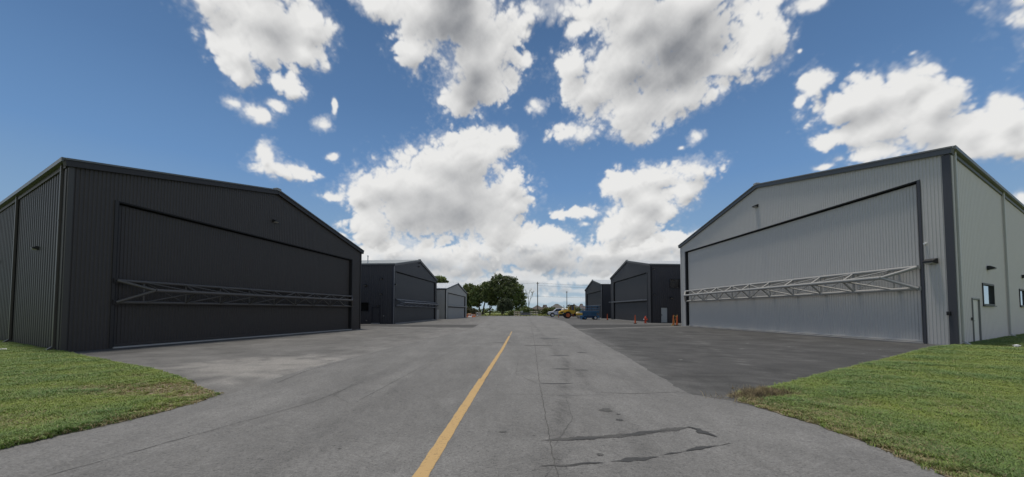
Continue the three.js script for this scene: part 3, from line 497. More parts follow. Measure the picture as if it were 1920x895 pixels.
hangar({ from: [-17.52, -14.54], to: [-13.80, -33.94], near: 0, side: -61, depth: 20, drop: 0.3, label: 'charcoal ribbed metal hangar nearest on the left, beside the left lawn', eave: [7.62, 7.2], ridge: [10.1, 9.66], door: [1.62, 18.42], doorTop: [6.42, 6.15], mats: dark, pitch: 0.14, sidePitch: 0.36, sideRib: 0.03,
  truss: { ends: [1.66, 18.36], up: [2.93, 2.88], low: [1.99, 2.04], tip: [2.54, 2.52], q: 0.8, n: 8, inset: 1.0, r: 0.072 }, downspouts: [0.45, 8.15, 15.9], spoutWidth: 0.14, sideLights: [[3.96, 4.38, 0.28], [12.2, 4.3, 0.28]], frontLights: [[9.97, 7.5, 0.34]], blocks: [1.2, 2.6, 5.0], cornerWidth: [0.17, 0.14] });
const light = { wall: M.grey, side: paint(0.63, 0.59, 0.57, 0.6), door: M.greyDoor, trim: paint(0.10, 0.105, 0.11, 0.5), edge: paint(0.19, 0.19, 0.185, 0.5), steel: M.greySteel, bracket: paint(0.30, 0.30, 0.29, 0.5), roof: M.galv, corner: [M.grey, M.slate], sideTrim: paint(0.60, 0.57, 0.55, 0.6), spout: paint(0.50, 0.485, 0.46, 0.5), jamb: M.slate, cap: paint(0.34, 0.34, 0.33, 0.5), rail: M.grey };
hangar({ from: [18.57, -40.86], to: [20.49, -17.19], near: 1, side: 59.9, depth: 19.8, drop: 0.28, label: 'light grey ribbed metal hangar nearest on the right, with pale truss across its door', eave: [8.9, 9.28], ridge: [11.6, 11.7], door: [1.0, 22.42], doorTop: [8.0, 8.17], mats: light, pitch: 0.15, sidePitch: 0.30, sideRib: 0.016,
  truss: { ends: [0.95, 22.32], up: [3.72, 3.80], low: [2.66, 2.73], tip: [3.22, 3.36], q: 0.82, n: 9, inset: 1.1, r: 0.09 }, downspouts: [0.35, 11.4], spoutWidth: 0.17, cornerWidth: [0.14, 0.32],
  sideLights: [[6.57, 3.96, 0.40], [17.1, 3.98, 0.40]], frontLights: [[22.92, 4.0, 0.46], [11.5, 9.94, 0.40]], cameras: [[22.67, 4.92]], boxes: [[23.5, 1.5]], sideBoxes: [[2.35, 1.22]],
  openings: [{ kind: 'door', s0: 2.6, s1: 4.12, y0: 0.10, y1: 2.26, leaf: paint(0.72, 0.685, 0.65, 0.5), frameMat: paint(0.22, 0.22, 0.21, 0.5), step: true }, { kind: 'window', s0: 5.0, s1: 7.7, y0: 1.9, y1: 3.1 }, { kind: 'window', s0: 15.6, s1: 18.3, y0: 1.92, y1: 3.1 }] });
const navy = { wall: M.navy, door: M.navyDoor, trim: M.navyTrim, edge: M.roofDark, steel: M.navySteel, bracket: M.navyTrim, roof: paint(0.30, 0.32, 0.31, 0.5), corner: [M.navyPost, M.navyTrim], spout: M.navyTrim, jamb: M.navyTrim };
hangar({ from: [-14.88, -46.81], to: [-14.47, -71.4], near: 0, side: -86, depth: 24, label: 'dark blue-grey hangar second on the left, with a trussed door and black side window', eave: [7.65, 7.66], ridge: [12.0, 9.74], door: [0.7, 23.6], doorTop: [6.75, 7.05], mats: navy, pitch: 0.30,
  truss: { ends: [0.8, 23.5], up: [3.12, 3.14], low: [2.3, 2.27], tip: [2.72, 2.84], q: 0.85, n: 9, inset: 0.9, r: 0.07 }, sideLights: [[1.55, 5.7, 0.3], [3.6, 4.85, 0.4], [1.6, 3.8, 0.3], [1.9, 2.3, 0.3]], frontLights: [[0.45, 5.0, 0.35], [11.7, 8.6, 0.32], [11.7, 9.1, 0.24]], pipes: [[0.3, 3.5, 0.9]], taps: [[3.4, 0.42], [1.2, 1.0]],
  openings: [{ kind: 'door', s0: 1.7, s1: 2.75, y0: 0.12, y1: 2.15, leaf: M.navyDoor, frameMat: M.navyTrim, step: true, handle: 1 }, { kind: 'window', s0: 3.15, s1: 4.6, y0: 1.6, y1: 2.72, glass: M.pane, frame: 0.07 }] });
hangar({ from: [19.97, -75.1], to: [19.0, -51.06], near: 1, side: 84, depth: 20, label: 'dark blue-grey hangar second on the right, with a pale side door', eave: [8.3, 8.14], ridge: [12.3, 10.2], door: [2.2, 22.6], doorTop: [7.25, 7.12], mats: { ...navy, roof: M.galv, corner: [M.navyTrim, M.navy], sideTrim: M.recess }, pitch: 0.32, beam: [3.38, 3.22, 0.55, 0.4, 22.4],
  sideLights: [[2.95, 3.45, 0.4], [0.5, 3.9, 0.24], [0.5, 7.4, 0.24]], openings: [{ kind: 'door', s0: 1.36, s1: 2.38, y0: 0.06, y1: 2.16, leaf: std(0.46, 0.50, 0.50, 0.5), frameMat: M.navyTrim }, { kind: 'window', s0: 2.75, s1: 4.2, y0: 4.75, y1: 6.05, glass: M.pane, frame: 0.07 }] });
hangar({ from: [-13.51, -76.38], to: [-11.42, -93.45], near: 0, side: -84, depth: 22, label: 'small grey hangar with a white roof, farthest on the left in front of the trees', eave: [6.36, 6.2], ridge: [8.9, 8.06], door: [1.3, 15.95], doorTop: [5.5, 5.22], seams: true, mats: { wall: M.greyFar, side: paint(0.37, 0.37, 0.345, 0.6), door: paint(0.34, 0.335, 0.32, 0.6), trim: M.navyTrim, edge: M.galv, steel: M.greySteel, roof: std(0.62, 0.64, 0.66, 0.45), corner: [M.greyFar, M.greyFar], sideTrim: M.recess, jamb: M.recess }, pitch: 0.30, beam: [2.72, 2.66, 0.4, 1.4, 16.8],
  openings: [{ kind: 'door', s0: 1.35, s1: 2.35, y0: 0.05, y1: 2.05, leaf: std(0.56, 0.57, 0.56, 0.5), frameMat: M.greyFar }] });
hangar({ from: [20.09, -102.05], to: [20.05, -83.16], near: 1, side: 84, depth: 20, label: 'dark hangar farthest on the right, beyond the blue scissor lift', eave: [7.4, 7.72], ridge: [9.6, 9.38], door: [1.7, 18.1], doorTop: [6.2, 6.28], seams: true, mats: { ...navy, roof: std(0.55, 0.58, 0.60, 0.45), corner: [M.navyTrim, M.navyPost], sideTrim: M.recess }, pitch: 0.30, beam: [2.95, 3.0, 0.06] });

// ---------------------------------------------------------------- trees, bushes, houses and poles beyond the pavement
const bark = std(0.075, 0.058, 0.042, 0.95, { map: grainMap }), deadBark = std(0.50, 0.48, 0.45, 0.95);
const leafMat = (r, g, b) => new THREE.MeshPhysicalMaterial({ color: lin(r, g, b), roughness: 0.75, transmission: 0.35, thickness: 0, side: THREE.DoubleSide, vertexColors: true });
function leafClump(size, seed, n = 7) {                               // a spray of leaf-shaped faces
  const r = rngOf(seed), quads = [];
  for (let i = 0; i < n; i++) {
    const c = V(r() - 0.5, r() - 0.5, r() - 0.5).multiplyScalar(size * 1.5), a = V(r() - 0.5, r() - 0.5, r() - 0.5).normalize(), b = V(r() - 0.5, (r() - 0.5) * 0.6 + 0.5, r() - 0.5).cross(a).normalize(), l = size * (0.55 + r() * 0.5), w = l * 0.42;
    const p = (s, t) => c.clone().addScaledVector(a, s).addScaledVector(b, t).toArray();
    quads.push([p(-l, 0), p(-l * 0.1, -w), p(l, 0), p(-l * 0.1, w)]);
  }
  return facets(quads);
}
function crown(parent, puffs, count, size, mat, seed, name = 'crown', shape = 7) {   // leaf sprays spread through lobes, with gaps, as one mesh
  const r = rngOf(seed), m = new THREE.Matrix4(), q = new THREE.Quaternion(), v = V(), total = puffs.reduce((s, p) => s + p[3] * p[4] * Math.min(p[3], 3), 0);
  const clumps = [0, 1, 2].map((k) => leafClump(size, seed + 1 + k, shape).attributes.position), per = clumps[0].count;
  const pos = new Float32Array(count * per * 3), col = new Float32Array(count * per * 3);
  let k = 0;
  for (const [x, y, z, rx, ry] of puffs) {
    const n = Math.floor(count * rx * ry * Math.min(rx, 3) / total), tone = 0.72 + r() * 0.56;
    for (let i = 0; i < n && k < count; i++) {
      const d = V(r() - 0.5, r() - 0.5, r() - 0.5).normalize(), rad = Math.pow(r(), 0.27), gap = noise3((x + d.x * rx) * 0.62, (y + d.y * ry) * 0.62, d.z * 2 + seed), fine = noise3((x + d.x * rx) * 1.9, (y + d.y * ry) * 1.9, d.z * 4 - seed);
      if (gap + 0.7 * fine < -0.20) continue;
      const grow = rad * (1 + 0.28 * gap + 0.16 * fine), s = 0.55 + r() * 0.9;
      q.setFromEuler(new THREE.Euler(r() * 6.28, r() * 6.28, r() * 6.28));
      m.compose(V(x + d.x * rx * grow, Math.max(0.1, y + d.y * ry * grow), z + d.z * Math.min(rx, ry * 1.3) * grow), q, V(s, s, s));
      const t = tone * (0.6 + r() * 0.7), c = [t * (0.9 + r() * 0.3), t, t * (0.7 + r() * 0.35)], src = clumps[k % 3];
      for (let j = 0; j < per; j++) { v.fromBufferAttribute(src, j).applyMatrix4(m); const o = (k * per + j) * 3; pos[o] = v.x; pos[o + 1] = v.y; pos[o + 2] = v.z; col[o] = c[0]; col[o + 1] = c[1]; col[o + 2] = c[2]; }
      k++;
    }
  }
  const g = new THREE.BufferGeometry(); g.setAttribute('position', new THREE.BufferAttribute(pos.slice(0, k * per * 3), 3)); g.setAttribute('color', new THREE.BufferAttribute(col.slice(0, k * per * 3), 3)); g.computeVertexNormals();
  return part(name, g, mat, parent);
}
function limbs(parent, list, mat = bark, name = 'trunk') { return part(name, merge(list.map(([a, b, r1, r2]) => tube(V(...a), V(...b), r1, 8, r2))), mat, parent); }
function branching(a, dir, len, r, depth, rnd, out) {
  const b = a.clone().addScaledVector(dir, len); out.push([a.toArray(), b.toArray(), r, r * 0.65]);
  if (!depth) return; const n = 2 + (rnd() > 0.5 ? 1 : 0);
  for (let i = 0; i < n; i++) branching(b, dir.clone().add(V((rnd() - 0.5) * 1.3, rnd() * 0.5, (rnd() - 0.5) * 1.3)).normalize(), len * (0.6 + rnd() * 0.25), r * 0.6, depth - 1, rnd, out);
}
const leafDark = leafMat(0.125, 0.172, 0.05), leafMid = leafMat(0.14, 0.19, 0.05), leafYellow = leafMat(0.15, 0.18, 0.045), leafLight = leafMat(0.10, 0.135, 0.045);
function tree(name, label, x, z, puffs, count, size, mat, trunkList, seed, category = 'tree', group) {
  const t = thing(name, label, category, [x, 0, z], 0, group);
  if (trunkList) limbs(t, trunkList);
  crown(t, puffs, count, size, mat, seed);
  return t;
}
// the wide dark oak in the middle, its companion to the left, and what stands under and beside them
tree('oak_tree', 'largest dark green oak behind the striped barricades, its crown highest of all', -3.6, -140, [[-1, 12.2, 0, 3.6, 3.0], [2.4, 11.8, -1, 3.4, 2.9], [-4.4, 10.2, 1, 3.0, 2.6], [5.2, 9.2, 0, 3.0, 2.8], [0.6, 9.2, 2, 4.4, 2.8], [6.4, 6.4, 0, 2.6, 2.6], [-5.2, 7.2, 0, 2.8, 2.4], [3.4, 5.8, 1, 3.0, 2.2], [6.8, 3.4, 0, 2.2, 2.0], [-2, 6.6, -1, 3.2, 2.4]], 9500, 0.34, leafDark, [[[0, 0, 0], [0.2, 4.2, 0], 0.55, 0.4], [[0.2, 3.6, 0], [-3.6, 8.6, 0.4], 0.32, 0.14], [[0.2, 4, 0], [3.8, 8.4, -0.5], 0.32, 0.14], [[0.2, 4, 0], [0, 10.5, 0], 0.3, 0.12], [[3, 0, 0], [4.6, 5.5, 0], 0.25, 0.12]], 101);
tree('oak_tree', 'dark leaning oak with several trunks, left of the largest oak', -10.6, -142, [[-1.4, 9.6, 0, 2.6, 2.2], [1.2, 10.4, 0, 2.4, 2.2], [-3.4, 7.6, 0, 2.4, 2.2], [2.6, 7.6, 0, 2.6, 2.4], [0, 7.0, 1, 2.8, 1.8], [-3.8, 5.4, 0.4, 1.8, 1.5], [3.2, 5.2, 0, 2.0, 1.4]], 4600, 0.32, leafDark, [[[-1.2, 0, 0], [-2.4, 5.6, 0], 0.34, 0.18], [[-0.8, 0, 0.3], [0.6, 6.4, 0], 0.34, 0.18], [[-1, 0, 0], [3.0, 3.0, 0.4], 0.22, 0.12], [[2.2, 0, -0.5], [2.2, 6.0, 0], 0.3, 0.15], [[2.2, 2, 0], [4, 5.5, 0], 0.18, 0.09]], 102);
tree('leafy_tree', 'mid green tree just right of the far grey hangar', -16.2, -145, [[-0.6, 10.2, 0, 2.6, 2.0], [-1.8, 8.0, 0, 2.8, 2.2], [1.8, 7.6, 0, 2.4, 2.0], [0.4, 5.4, 0.6, 2.8, 1.8], [-2.2, 4.6, 0, 2.4, 2.0], [2.6, 4.6, 0, 1.8, 1.4]], 4200, 0.34, leafMid, [[[0, 0, 0], [0.1, 5.5, 0], 0.3, 0.2], [[0.1, 4, 0], [-2, 8, 0], 0.2, 0.1], [[0.1, 4.4, 0], [1.9, 7.6, 0], 0.2, 0.1]], 103);
tree('leafy_tree', 'treetop showing above the roof of the far grey hangar', -27.5, -142, [[0, 13.2, 0, 2.4, 1.8], [-1.6, 12.0, 0, 2.2, 1.8], [1.6, 12.2, 0, 1.8, 1.4], [0, 9, 0, 2.8, 2.4]], 2600, 0.34, leafMid, [[[0, 0, 0], [0, 9.5, 0], 0.32, 0.18]], 104);
tree('round_tree', 'small round dark tree on a thin trunk in front of the oaks', -2.4, -124, [[0, 3.7, 0, 2.5, 1.9], [-1.2, 3.0, 0, 1.7, 1.4], [1.3, 3.1, 0.3, 1.7, 1.4], [0, 5.0, 0, 1.4, 1.0]], 3000, 0.24, leafMat(0.065, 0.10, 0.034), [[[0, 0, 0], [0, 3.2, 0], 0.12, 0.08]], 105);
{
  const t = thing('dead_tree', 'bare pale dead tree between the big oak and the utility pole', 'dead tree', [5.9, 0, -138]), rnd = rngOf(8), out = [];
  branching(V(0, 0, 0), V(0.08, 1, 0).normalize(), 3.4, 0.22, 4, rnd, out);
  limbs(t, out.map(([a, b, r1, r2]) => [a, b, Math.max(r1, 0.06), Math.max(r2, 0.05)]), deadBark);
}
const bush = (label, x, z, puffs, count, mat, seed, size = 0.22) => tree('bush', label, x, z, puffs, count, size, mat, [[[0, 0, 0], [0.1, 0.9, 0], 0.06, 0.04]], seed, 'bush');
bush('dark leafy shrub at the right foot of the biggest oak', 4.6, -130, [[0, 1.6, 0, 1.6, 1.5], [1.6, 1.2, 0, 1.3, 1.1], [-1.4, 1.1, 0, 1.3, 1.1]], 1500, leafDark, 111);
bush('yellow-green shrub right of the utility pole', 12.6, -134, [[0, 1.5, 0, 1.5, 1.3], [-1.1, 1.0, 0, 1.1, 1.0], [1.5, 1.4, 0, 1.2, 1.2]], 1400, leafYellow, 112);
bush('taller light green shrub behind the white pickup bonnet', 14.9, -138, [[0, 1.7, 0, 1.3, 1.5], [1.2, 1.0, 0, 1.1, 1.0]], 1000, leafLight, 113);
bush('dark green shrub between the roller and the blue lift', 17.6, -112, [[0, 1.6, 0, 1.6, 1.4], [1.8, 1.4, 0, 1.5, 1.3], [-1.2, 0.9, 0, 1.1, 0.9]], 1300, leafDark, 114);
bush('brownish shrub under the mid green tree beside the far hangar', -14.6, -133, [[0, 1.5, 0, 2.0, 1.4], [-2.0, 1.9, 0, 1.6, 1.5], [1.8, 1.1, 0, 1.3, 1.0]], 1700, leafMat(0.085, 0.085, 0.03), 115);
bush('low olive shrub under the round dark tree', 1.1, -129, [[0, 1.0, 0, 1.3, 0.95], [-1.4, 0.7, 0, 1.0, 0.7]], 900, leafMid, 116);
bush('low grey-green hedge in front of the brown roofs', 7.6, -150, [[0, 1.4, 0, 1.8, 1.2], [2.4, 1.2, 0, 1.6, 1.1], [-2, 1.4, 0, 1.5, 1.2]], 1300, leafMat(0.11, 0.12, 0.06), 117);
// a far belt of scrub closes the horizon
{
  const g = new THREE.Group(); g.name = numbered('scrub'); scene.add(g); g.userData.kind = 'stuff'; g.userData.label = 'far belt of low scrub along the horizon';
  const puffs = [], r = rngOf(61); for (let i = 0; i < 150; i++) puffs.push([-320 + i * 4.4 + r() * 3, 1.2 + r() * 0.9, -290 - r() * 60, 4 + r() * 3, 1.6 + r() * 1.5]);
  crown(g, puffs, 9000, 0.75, leafMid, 62, 'scrub_leaves');
}
// houses of the estate beyond the field
const roofTone = [std(0.10, 0.085, 0.075, 0.9), std(0.125, 0.12, 0.11, 0.9), std(0.15, 0.12, 0.105, 0.9)], wallTone = [std(0.25, 0.19, 0.16, 0.9), std(0.26, 0.24, 0.21, 0.9), std(0.36, 0.28, 0.24, 0.9)];
function house(label, x, z, w, d, eave, top, k, turn = 0) {
  const t = thing('house', label, 'house', [x, 0, z], turn, 'houses of the estate beyond the field');
  part('wall', box(w, eave, d, 0, eave / 2, 0), wallTone[k], t);
  const e = 0.5, a = [-w / 2 - e, eave, d / 2 + e], b = [w / 2 + e, eave, d / 2 + e], c = [w / 2 + e, eave, -d / 2 - e], f = [-w / 2 - e, eave, -d / 2 - e], r1 = [-w / 2 + d * 0.42, top, 0], r2 = [w / 2 - d * 0.42, top, 0];
  const roof = part('roof', facets([[a, b, r2, r1], [c, f, r1, r2], [b, c, r2, r2], [f, a, r1, r1], [a, f, c, b]]), roofTone[k], t);
  part('ridge_tiles', bar(V(...r1), V(...r2), 0.25, 0.12), roofTone[k], roof);
  for (const wx of [-0.32, 0.02, 0.34]) { const f2 = part('window', merge([box(1.6, 0.12, 0.1, wx * w, 2.25, d / 2 + 0.05), box(1.6, 0.12, 0.1, wx * w, 0.95, d / 2 + 0.05), box(0.12, 1.2, 0.1, wx * w - 0.74, 1.6, d / 2 + 0.05), box(0.12, 1.2, 0.1, wx * w + 0.74, 1.6, d / 2 + 0.05)]), M.whitePaint, t); part('pane', box(1.4, 1.2, 0.03, wx * w, 1.6, d / 2 + 0.02), M.fixture, f2); }
}
house('brown roofed house behind the tall utility pole, left end of the row', 14.6, -215, 7.4, 9, 2.7, 5.2, 0);
house('small brown house just left of the grey hip roof', 19.2, -218, 5.4, 9, 2.7, 5.3, 0, 0.2);
house('wide grey hip roofed house behind the white pickup truck', 26.6, -222, 8.4, 8, 3.0, 5.9, 1);
house('grey house whose roof shows behind the roller cab', 37.2, -224, 6.0, 8, 3.0, 6.0, 1, 0.3);
house('pinkish brick house between the roller cab and the far right hangar', 42.0, -226, 5.6, 8, 3.1, 6.1, 2);
house('pinkish brick house beside the corner of the far right hangar', 47.2, -228, 5.0, 8, 3.1, 6.2, 2, 0.25);
house('low brown house glimpsed between the dead tree and the pole', 8.6, -240, 9, 9, 2.6, 4.9, 0);
// utility poles and their wires
const poleMat = std(0.16, 0.135, 0.115, 0.95, { map: grainMap });
function utilityPole(label, x, z, h, arm) {
  const t = thing('utility_pole', label, 'utility pole', [x, 0, z]);
  part('pole', tube(V(0, 0, 0), V(0, h, 0), 0.21, 10, 0.15), poleMat, t);
  const a = part('crossarm', merge([box(arm, 0.12, 0.1, 0, h - 0.6, 0.14), tube(V(-arm * 0.3, h - 0.62, 0.14), V(0, h - 1.3, 0.12), 0.025, 5), tube(V(arm * 0.3, h - 0.62, 0.14), V(0, h - 1.3, 0.12), 0.025, 5)]), poleMat, t);
  for (const k of [-0.45, 0, 0.45]) part('insulator', lathe([[0.001, 0], [0.06, 0.02], [0.05, 0.1], [0.07, 0.13], [0.03, 0.2], [0.001, 0.22]], 8).translate(k * arm, h - 0.54, 0.14), M.fixture, a);
}
utilityPole('tall brown utility pole right of the striped barricades', 10.3, -150, 13.4, 1.2);
utilityPole('shorter utility pole rising behind the roller cab', 29.4, -200, 12.4, 1.0);
utilityPole('utility pole hidden behind the right row of hangars, carrying the wires on', 74, -158, 13.4, 1.2);
utilityPole('utility pole behind the oaks on the left, carrying the wires on', -52, -146, 13.0, 1.2);
const wireMat = std(0.10, 0.10, 0.11, 0.7);
function wire(label, a, b, sag, r = 0.03) {
  const pts = []; for (let i = 0; i <= 16; i++) { const s = i / 16; pts.push(V().lerpVectors(a, b, s).add(V(0, -sag * 4 * s * (1 - s), 0))); }
  tag(part('power_line', new THREE.TubeGeometry(new THREE.CatmullRomCurve3(pts), 24, r, 5), wireMat, scene), label, 'power line', 'wires strung between the utility poles');
}
wire('highest wire running right from the tall pole', V(10.3, 13.0, -149.8), V(74, 13.0, -157.8), 1.0);
wire('second highest wire running right from the tall pole', V(10.3, 12.0, -149.8), V(74, 12.0, -157.8), 1.0);
wire('low wire running right from the tall pole', V(10.3, 7.6, -149.8), V(74, 7.7, -157.8), 0.7);
wire('highest wire running left from the tall pole over the oaks', V(-52, 12.6, -145.8), V(10.3, 13.0, -149.8), 1.0);
wire('low wire running left from the tall pole past the oaks', V(-52, 7.4, -145.8), V(10.3, 7.6, -149.8), 0.7);

// ---------------------------------------------------------------- vehicles
function wheel(parent, x, y, z, r, w, rimMat, hub = 0.55, axis = 'z') {     // a tyre with a dished rim, its axle along z
  const tyre = lathe([[r * 0.62, -w / 2], [r * 0.9, -w / 2], [r, -w * 0.34], [r, w * 0.34], [r * 0.9, w / 2], [r * 0.62, w / 2], [r * 0.58, w * 0.3], [r * 0.58, -w * 0.3], [r * 0.62, -w / 2]], 28).rotateX(Math.PI / 2);
  const rim = lathe([[0.001, w * 0.30], [r * 0.18, w * 0.34], [r * 0.24, w * 0.22], [r * 0.5, w * 0.16], [r * hub, w * 0.42], [r * 0.63, w * 0.46], [r * 0.63, -w * 0.46], [r * 0.4, -w * 0.2], [0.001, -w * 0.2]], 24).rotateX(Math.PI / 2);
  const t = part('wheel', tyre.translate(x, y, z), M.rubber, parent); part('rim', rim.translate(x, y, z), rimMat, t); return t;
}
{ // white pickup with a water tank on its back, its nose to the left; built nose towards -x
  const t = thing('pickup_truck', 'white pickup truck with a tank on its bed, behind the yellow roller', 'truck', [10.15, 0, -106.5]);
  const w = 2.1, white = std(0.66, 0.68, 0.74, 0.3), glass = std(0.02, 0.03, 0.04, 0.08);
  part('body', profile([[0.10, 0.62], [0.05, 1.05], [0.16, 1.42], [1.55, 1.60], [2.35, 2.32], [2.7, 2.40], [3.75, 2.40], [3.85, 2.2], [3.9, 0.62], [1.9, 0.62], [1.72, 1.05], [1.36, 1.20], [0.98, 1.12], [0.74, 0.88], [0.66, 0.62]], w, 0.07), white, t);
  for (const s of [-1, 1]) {
    part('side_window', profile([[1.78, 1.62], [2.42, 2.22], [2.78, 2.24], [2.78, 1.62]], 0.03, 0.005).translate(0, 0, s * (w / 2 + 0.005)), glass, t);
    part('side_window', profile([[2.86, 1.62], [2.86, 2.24], [3.66, 2.22], [3.7, 1.62]], 0.03, 0.005).translate(0, 0, s * (w / 2 + 0.005)), glass, t);
    const d = part('door', merge([box(0.02, 1.0, 0.02, 1.72, 1.15, s * (w / 2 + 0.004)), box(0.02, 1.0, 0.02, 2.82, 1.15, s * (w / 2 + 0.004)), box(0.02, 1.0, 0.02, 3.74, 1.15, s * (w / 2 + 0.004))]), M.fixture, t);
    for (const x of [2.62, 3.56]) part('handle', box(0.16, 0.05, 0.04, x, 1.42, s * (w / 2 + 0.02)), M.fixture, d);
    part('mirror', merge([box(0.10, 0.32, 0.22, 1.98, 1.66, s * (w / 2 + 0.24), 0.03), box(0.05, 0.05, 0.2, 1.98, 1.58, s * (w / 2 + 0.1))]), M.fixture, t);
    part('headlight', box(0.10, 0.24, 0.34, 0.06, 1.18, s * 0.78, 0.03), M.lens, t);
    part('badge', box(0.5, 0.22, 0.015, 2.9, 1.12, s * (w / 2 + 0.008)), std(0.12, 0.16, 0.30, 0.5), t);
    for (const x of [1.30, 5.15]) wheel(t, x, 0.53, s * 0.86, 0.53, 0.34, M.whitePaint);
  }
  part('windscreen', slab([[1.60, 1.68, -0.86], [1.60, 1.68, 0.86], [2.30, 2.32, 0.78], [2.30, 2.32, -0.78]], 0.02), glass, t);
  part('bumper', box(0.30, 0.42, 2.12, 0.0, 0.74, 0, 0.06), M.black, t);
  part('grille', box(0.06, 0.36, 1.2, 0.05, 1.22, 0, 0.02), M.black, t);
  part('chassis', merge([box(6.0, 0.22, 0.9, 3.6, 0.56, 0), box(1.9, 0.10, 0.25, 2.7, 0.48, 1.0), box(1.9, 0.10, 0.25, 2.7, 0.48, -1.0)]), M.black, t);
  part('bed', merge([box(2.9, 0.6, 2.1, 5.42, 1.0, 0, 0.04), box(2.5, 0.16, 2.2, 5.45, 1.32, 0, 0.03)]), white, t);
  const tank = part('tank', move(new THREE.CapsuleGeometry(0.66, 1.7, 6, 18), 5.35, 1.86, 0, 0, 0, Math.PI / 2), std(0.62, 0.62, 0.58, 0.6), t);
  part('tank_strap', merge([4.75, 5.35, 5.95].map((x) => move(new THREE.TorusGeometry(0.675, 0.025, 6, 24), x, 1.86, 0, 0, Math.PI / 2, 0))), M.fixture, tank);
  part('tank_lid', new THREE.CylinderGeometry(0.2, 0.22, 0.16, 14).translate(5.35, 2.56, 0), M.fixture, tank);
}
{ // yellow soil roller: engine and big wheels on the left, drum on the right
  const t = thing('road_roller', 'yellow road roller with an orange-hubbed rear wheel and dark cab roof', 'road roller', [10.35, 0, -83]);
  const w = 1.7, glass = new THREE.MeshPhysicalMaterial({ color: lin(0.10, 0.11, 0.12), roughness: 0.06 });
  part('bonnet', profile([[0.05, 0.95], [0.02, 1.40], [0.30, 1.62], [1.0, 1.85], [2.05, 1.98], [2.2, 1.95], [2.2, 1.05], [1.9, 1.25], [0.95, 1.25], [0.75, 0.95]], w, 0.07), M.yellowPaint, t);
  part('grille', merge([box(0.5, 0.22, 0.02, 0.62, 1.34, w / 2 + 0.005), box(0.5, 0.22, 0.02, 0.62, 1.34, -w / 2 - 0.005), box(0.6, 0.12, 1.1, 1.6, 1.98, 0, 0.02)]), M.black, t);
  part('rear_frame', merge([box(1.9, 0.45, 1.1, 1.2, 0.80, 0, 0.03), box(0.35, 0.4, 1.5, 0.22, 0.76, 0, 0.03)]), M.black, t);
  part('exhaust', merge([tube(V(1.15, 1.85, 0.35), V(1.15, 2.75, 0.35), 0.06, 10), tube(V(1.15, 2.72, 0.35), V(1.05, 2.86, 0.35), 0.055, 10)]), M.black, t);
  for (const s of [-1, 1]) wheel(t, 1.92, 0.75, s * 0.92, 0.75, 0.55, M.orangeFaded, 0.6);
  part('fender', merge([-1, 1].map((s) => { const a = []; for (let i = 0; i <= 8; i++) { const g = 0.25 + i / 8 * 2.2; a.push([1.92 + 0.84 * Math.cos(g), 0.78 + 0.84 * Math.sin(g)]); } const b = a.map(([x, y]) => [1.92 + (x - 1.92) * 1.08, 0.78 + (y - 0.78) * 1.08]).reverse(); return profile([...a, ...b], 0.5, 0.01).translate(0, 0, s * 0.92); })), M.yellowPaint, t);
  // cab: yellow posts, dark glass, dark roof
  const cab = part('cab', merge([profile([[2.15, 1.0], [2.1, 1.9], [3.55, 1.78], [3.62, 1.45], [3.3, 1.0]], 1.6, 0.05), ...[-1, 1].flatMap((s) => [box(0.13, 1.1, 0.10, 2.2, 2.32, s * 0.74), bar(V(3.48, 1.78, s * 0.74), V(3.30, 2.85, s * 0.74), 0.10, 0.12), box(0.09, 1.0, 0.07, 2.62, 2.3, s * 0.75)]), box(0.1, 0.9, 1.4, 2.2, 2.0, 0)]), M.yellowPaint, t);
  part('cab_glass', merge([-1, 1].flatMap((s) => [profile([[2.67, 1.84], [2.67, 2.84], [3.24, 2.84], [3.40, 1.80]], 0.03, 0.005).translate(0, 0, s * 0.73)])), glass, cab);
  part('windscreen', slab([[3.46, 1.80, -0.68], [3.46, 1.80, 0.68], [3.28, 2.84, 0.68], [3.28, 2.84, -0.68]], 0.02), glass, cab);
  part('cab_roof', box(1.75, 0.16, 1.7, 2.78, 2.93, 0, 0.05), M.black, t);
  part('beacon', new THREE.CylinderGeometry(0.07, 0.08, 0.16, 10).translate(2.3, 3.08, 0.4), M.orange, t);
  part('seat', merge([box(0.5, 0.14, 0.5, 2.75, 1.9, 0, 0.04), box(0.14, 0.6, 0.5, 2.5, 2.2, 0, 0.04)]), M.black, t);
  part('hitch', merge([box(0.7, 0.4, 0.4, 3.55, 0.78, 0, 0.04), tube(V(3.5, 0.6, 0), V(3.5, 1.15, 0), 0.13, 10), box(0.28, 0.6, 1.4, 3.3, 0.7, 0, 0.03)]), M.black, t);
  part('step', merge([box(0.35, 0.05, 0.3, 3.0, 0.55, 0.85), box(0.35, 0.05, 0.3, 3.0, 0.85, 0.85), box(0.04, 0.6, 0.04, 2.84, 0.8, 0.9), box(0.04, 0.6, 0.04, 3.16, 0.8, 0.9)]), M.orangeFaded, t);
  part('drum_frame', merge([-1, 1].map((s) => box(2.05, 0.42, 0.16, 4.75, 0.92, s * 1.02, 0.05)).concat([box(0.22, 0.42, 2.0, 3.84, 0.92, 0, 0.05), box(0.22, 0.42, 2.0, 5.68, 0.92, 0, 0.05)])), M.yellowPaint, t);
  part('drum', merge([move(new THREE.CylinderGeometry(0.72, 0.72, 1.86, 36), 4.75, 0.72, 0, Math.PI / 2), move(new THREE.CylinderGeometry(0.3, 0.3, 2.0, 16), 4.75, 0.72, 0, Math.PI / 2)]), M.steel, t);
  part('drum_cover', profile([[3.9, 1.12], [4.1, 1.42], [4.4, 1.46], [4.8, 1.16]], 1.4, 0.04), M.cream, t);
}
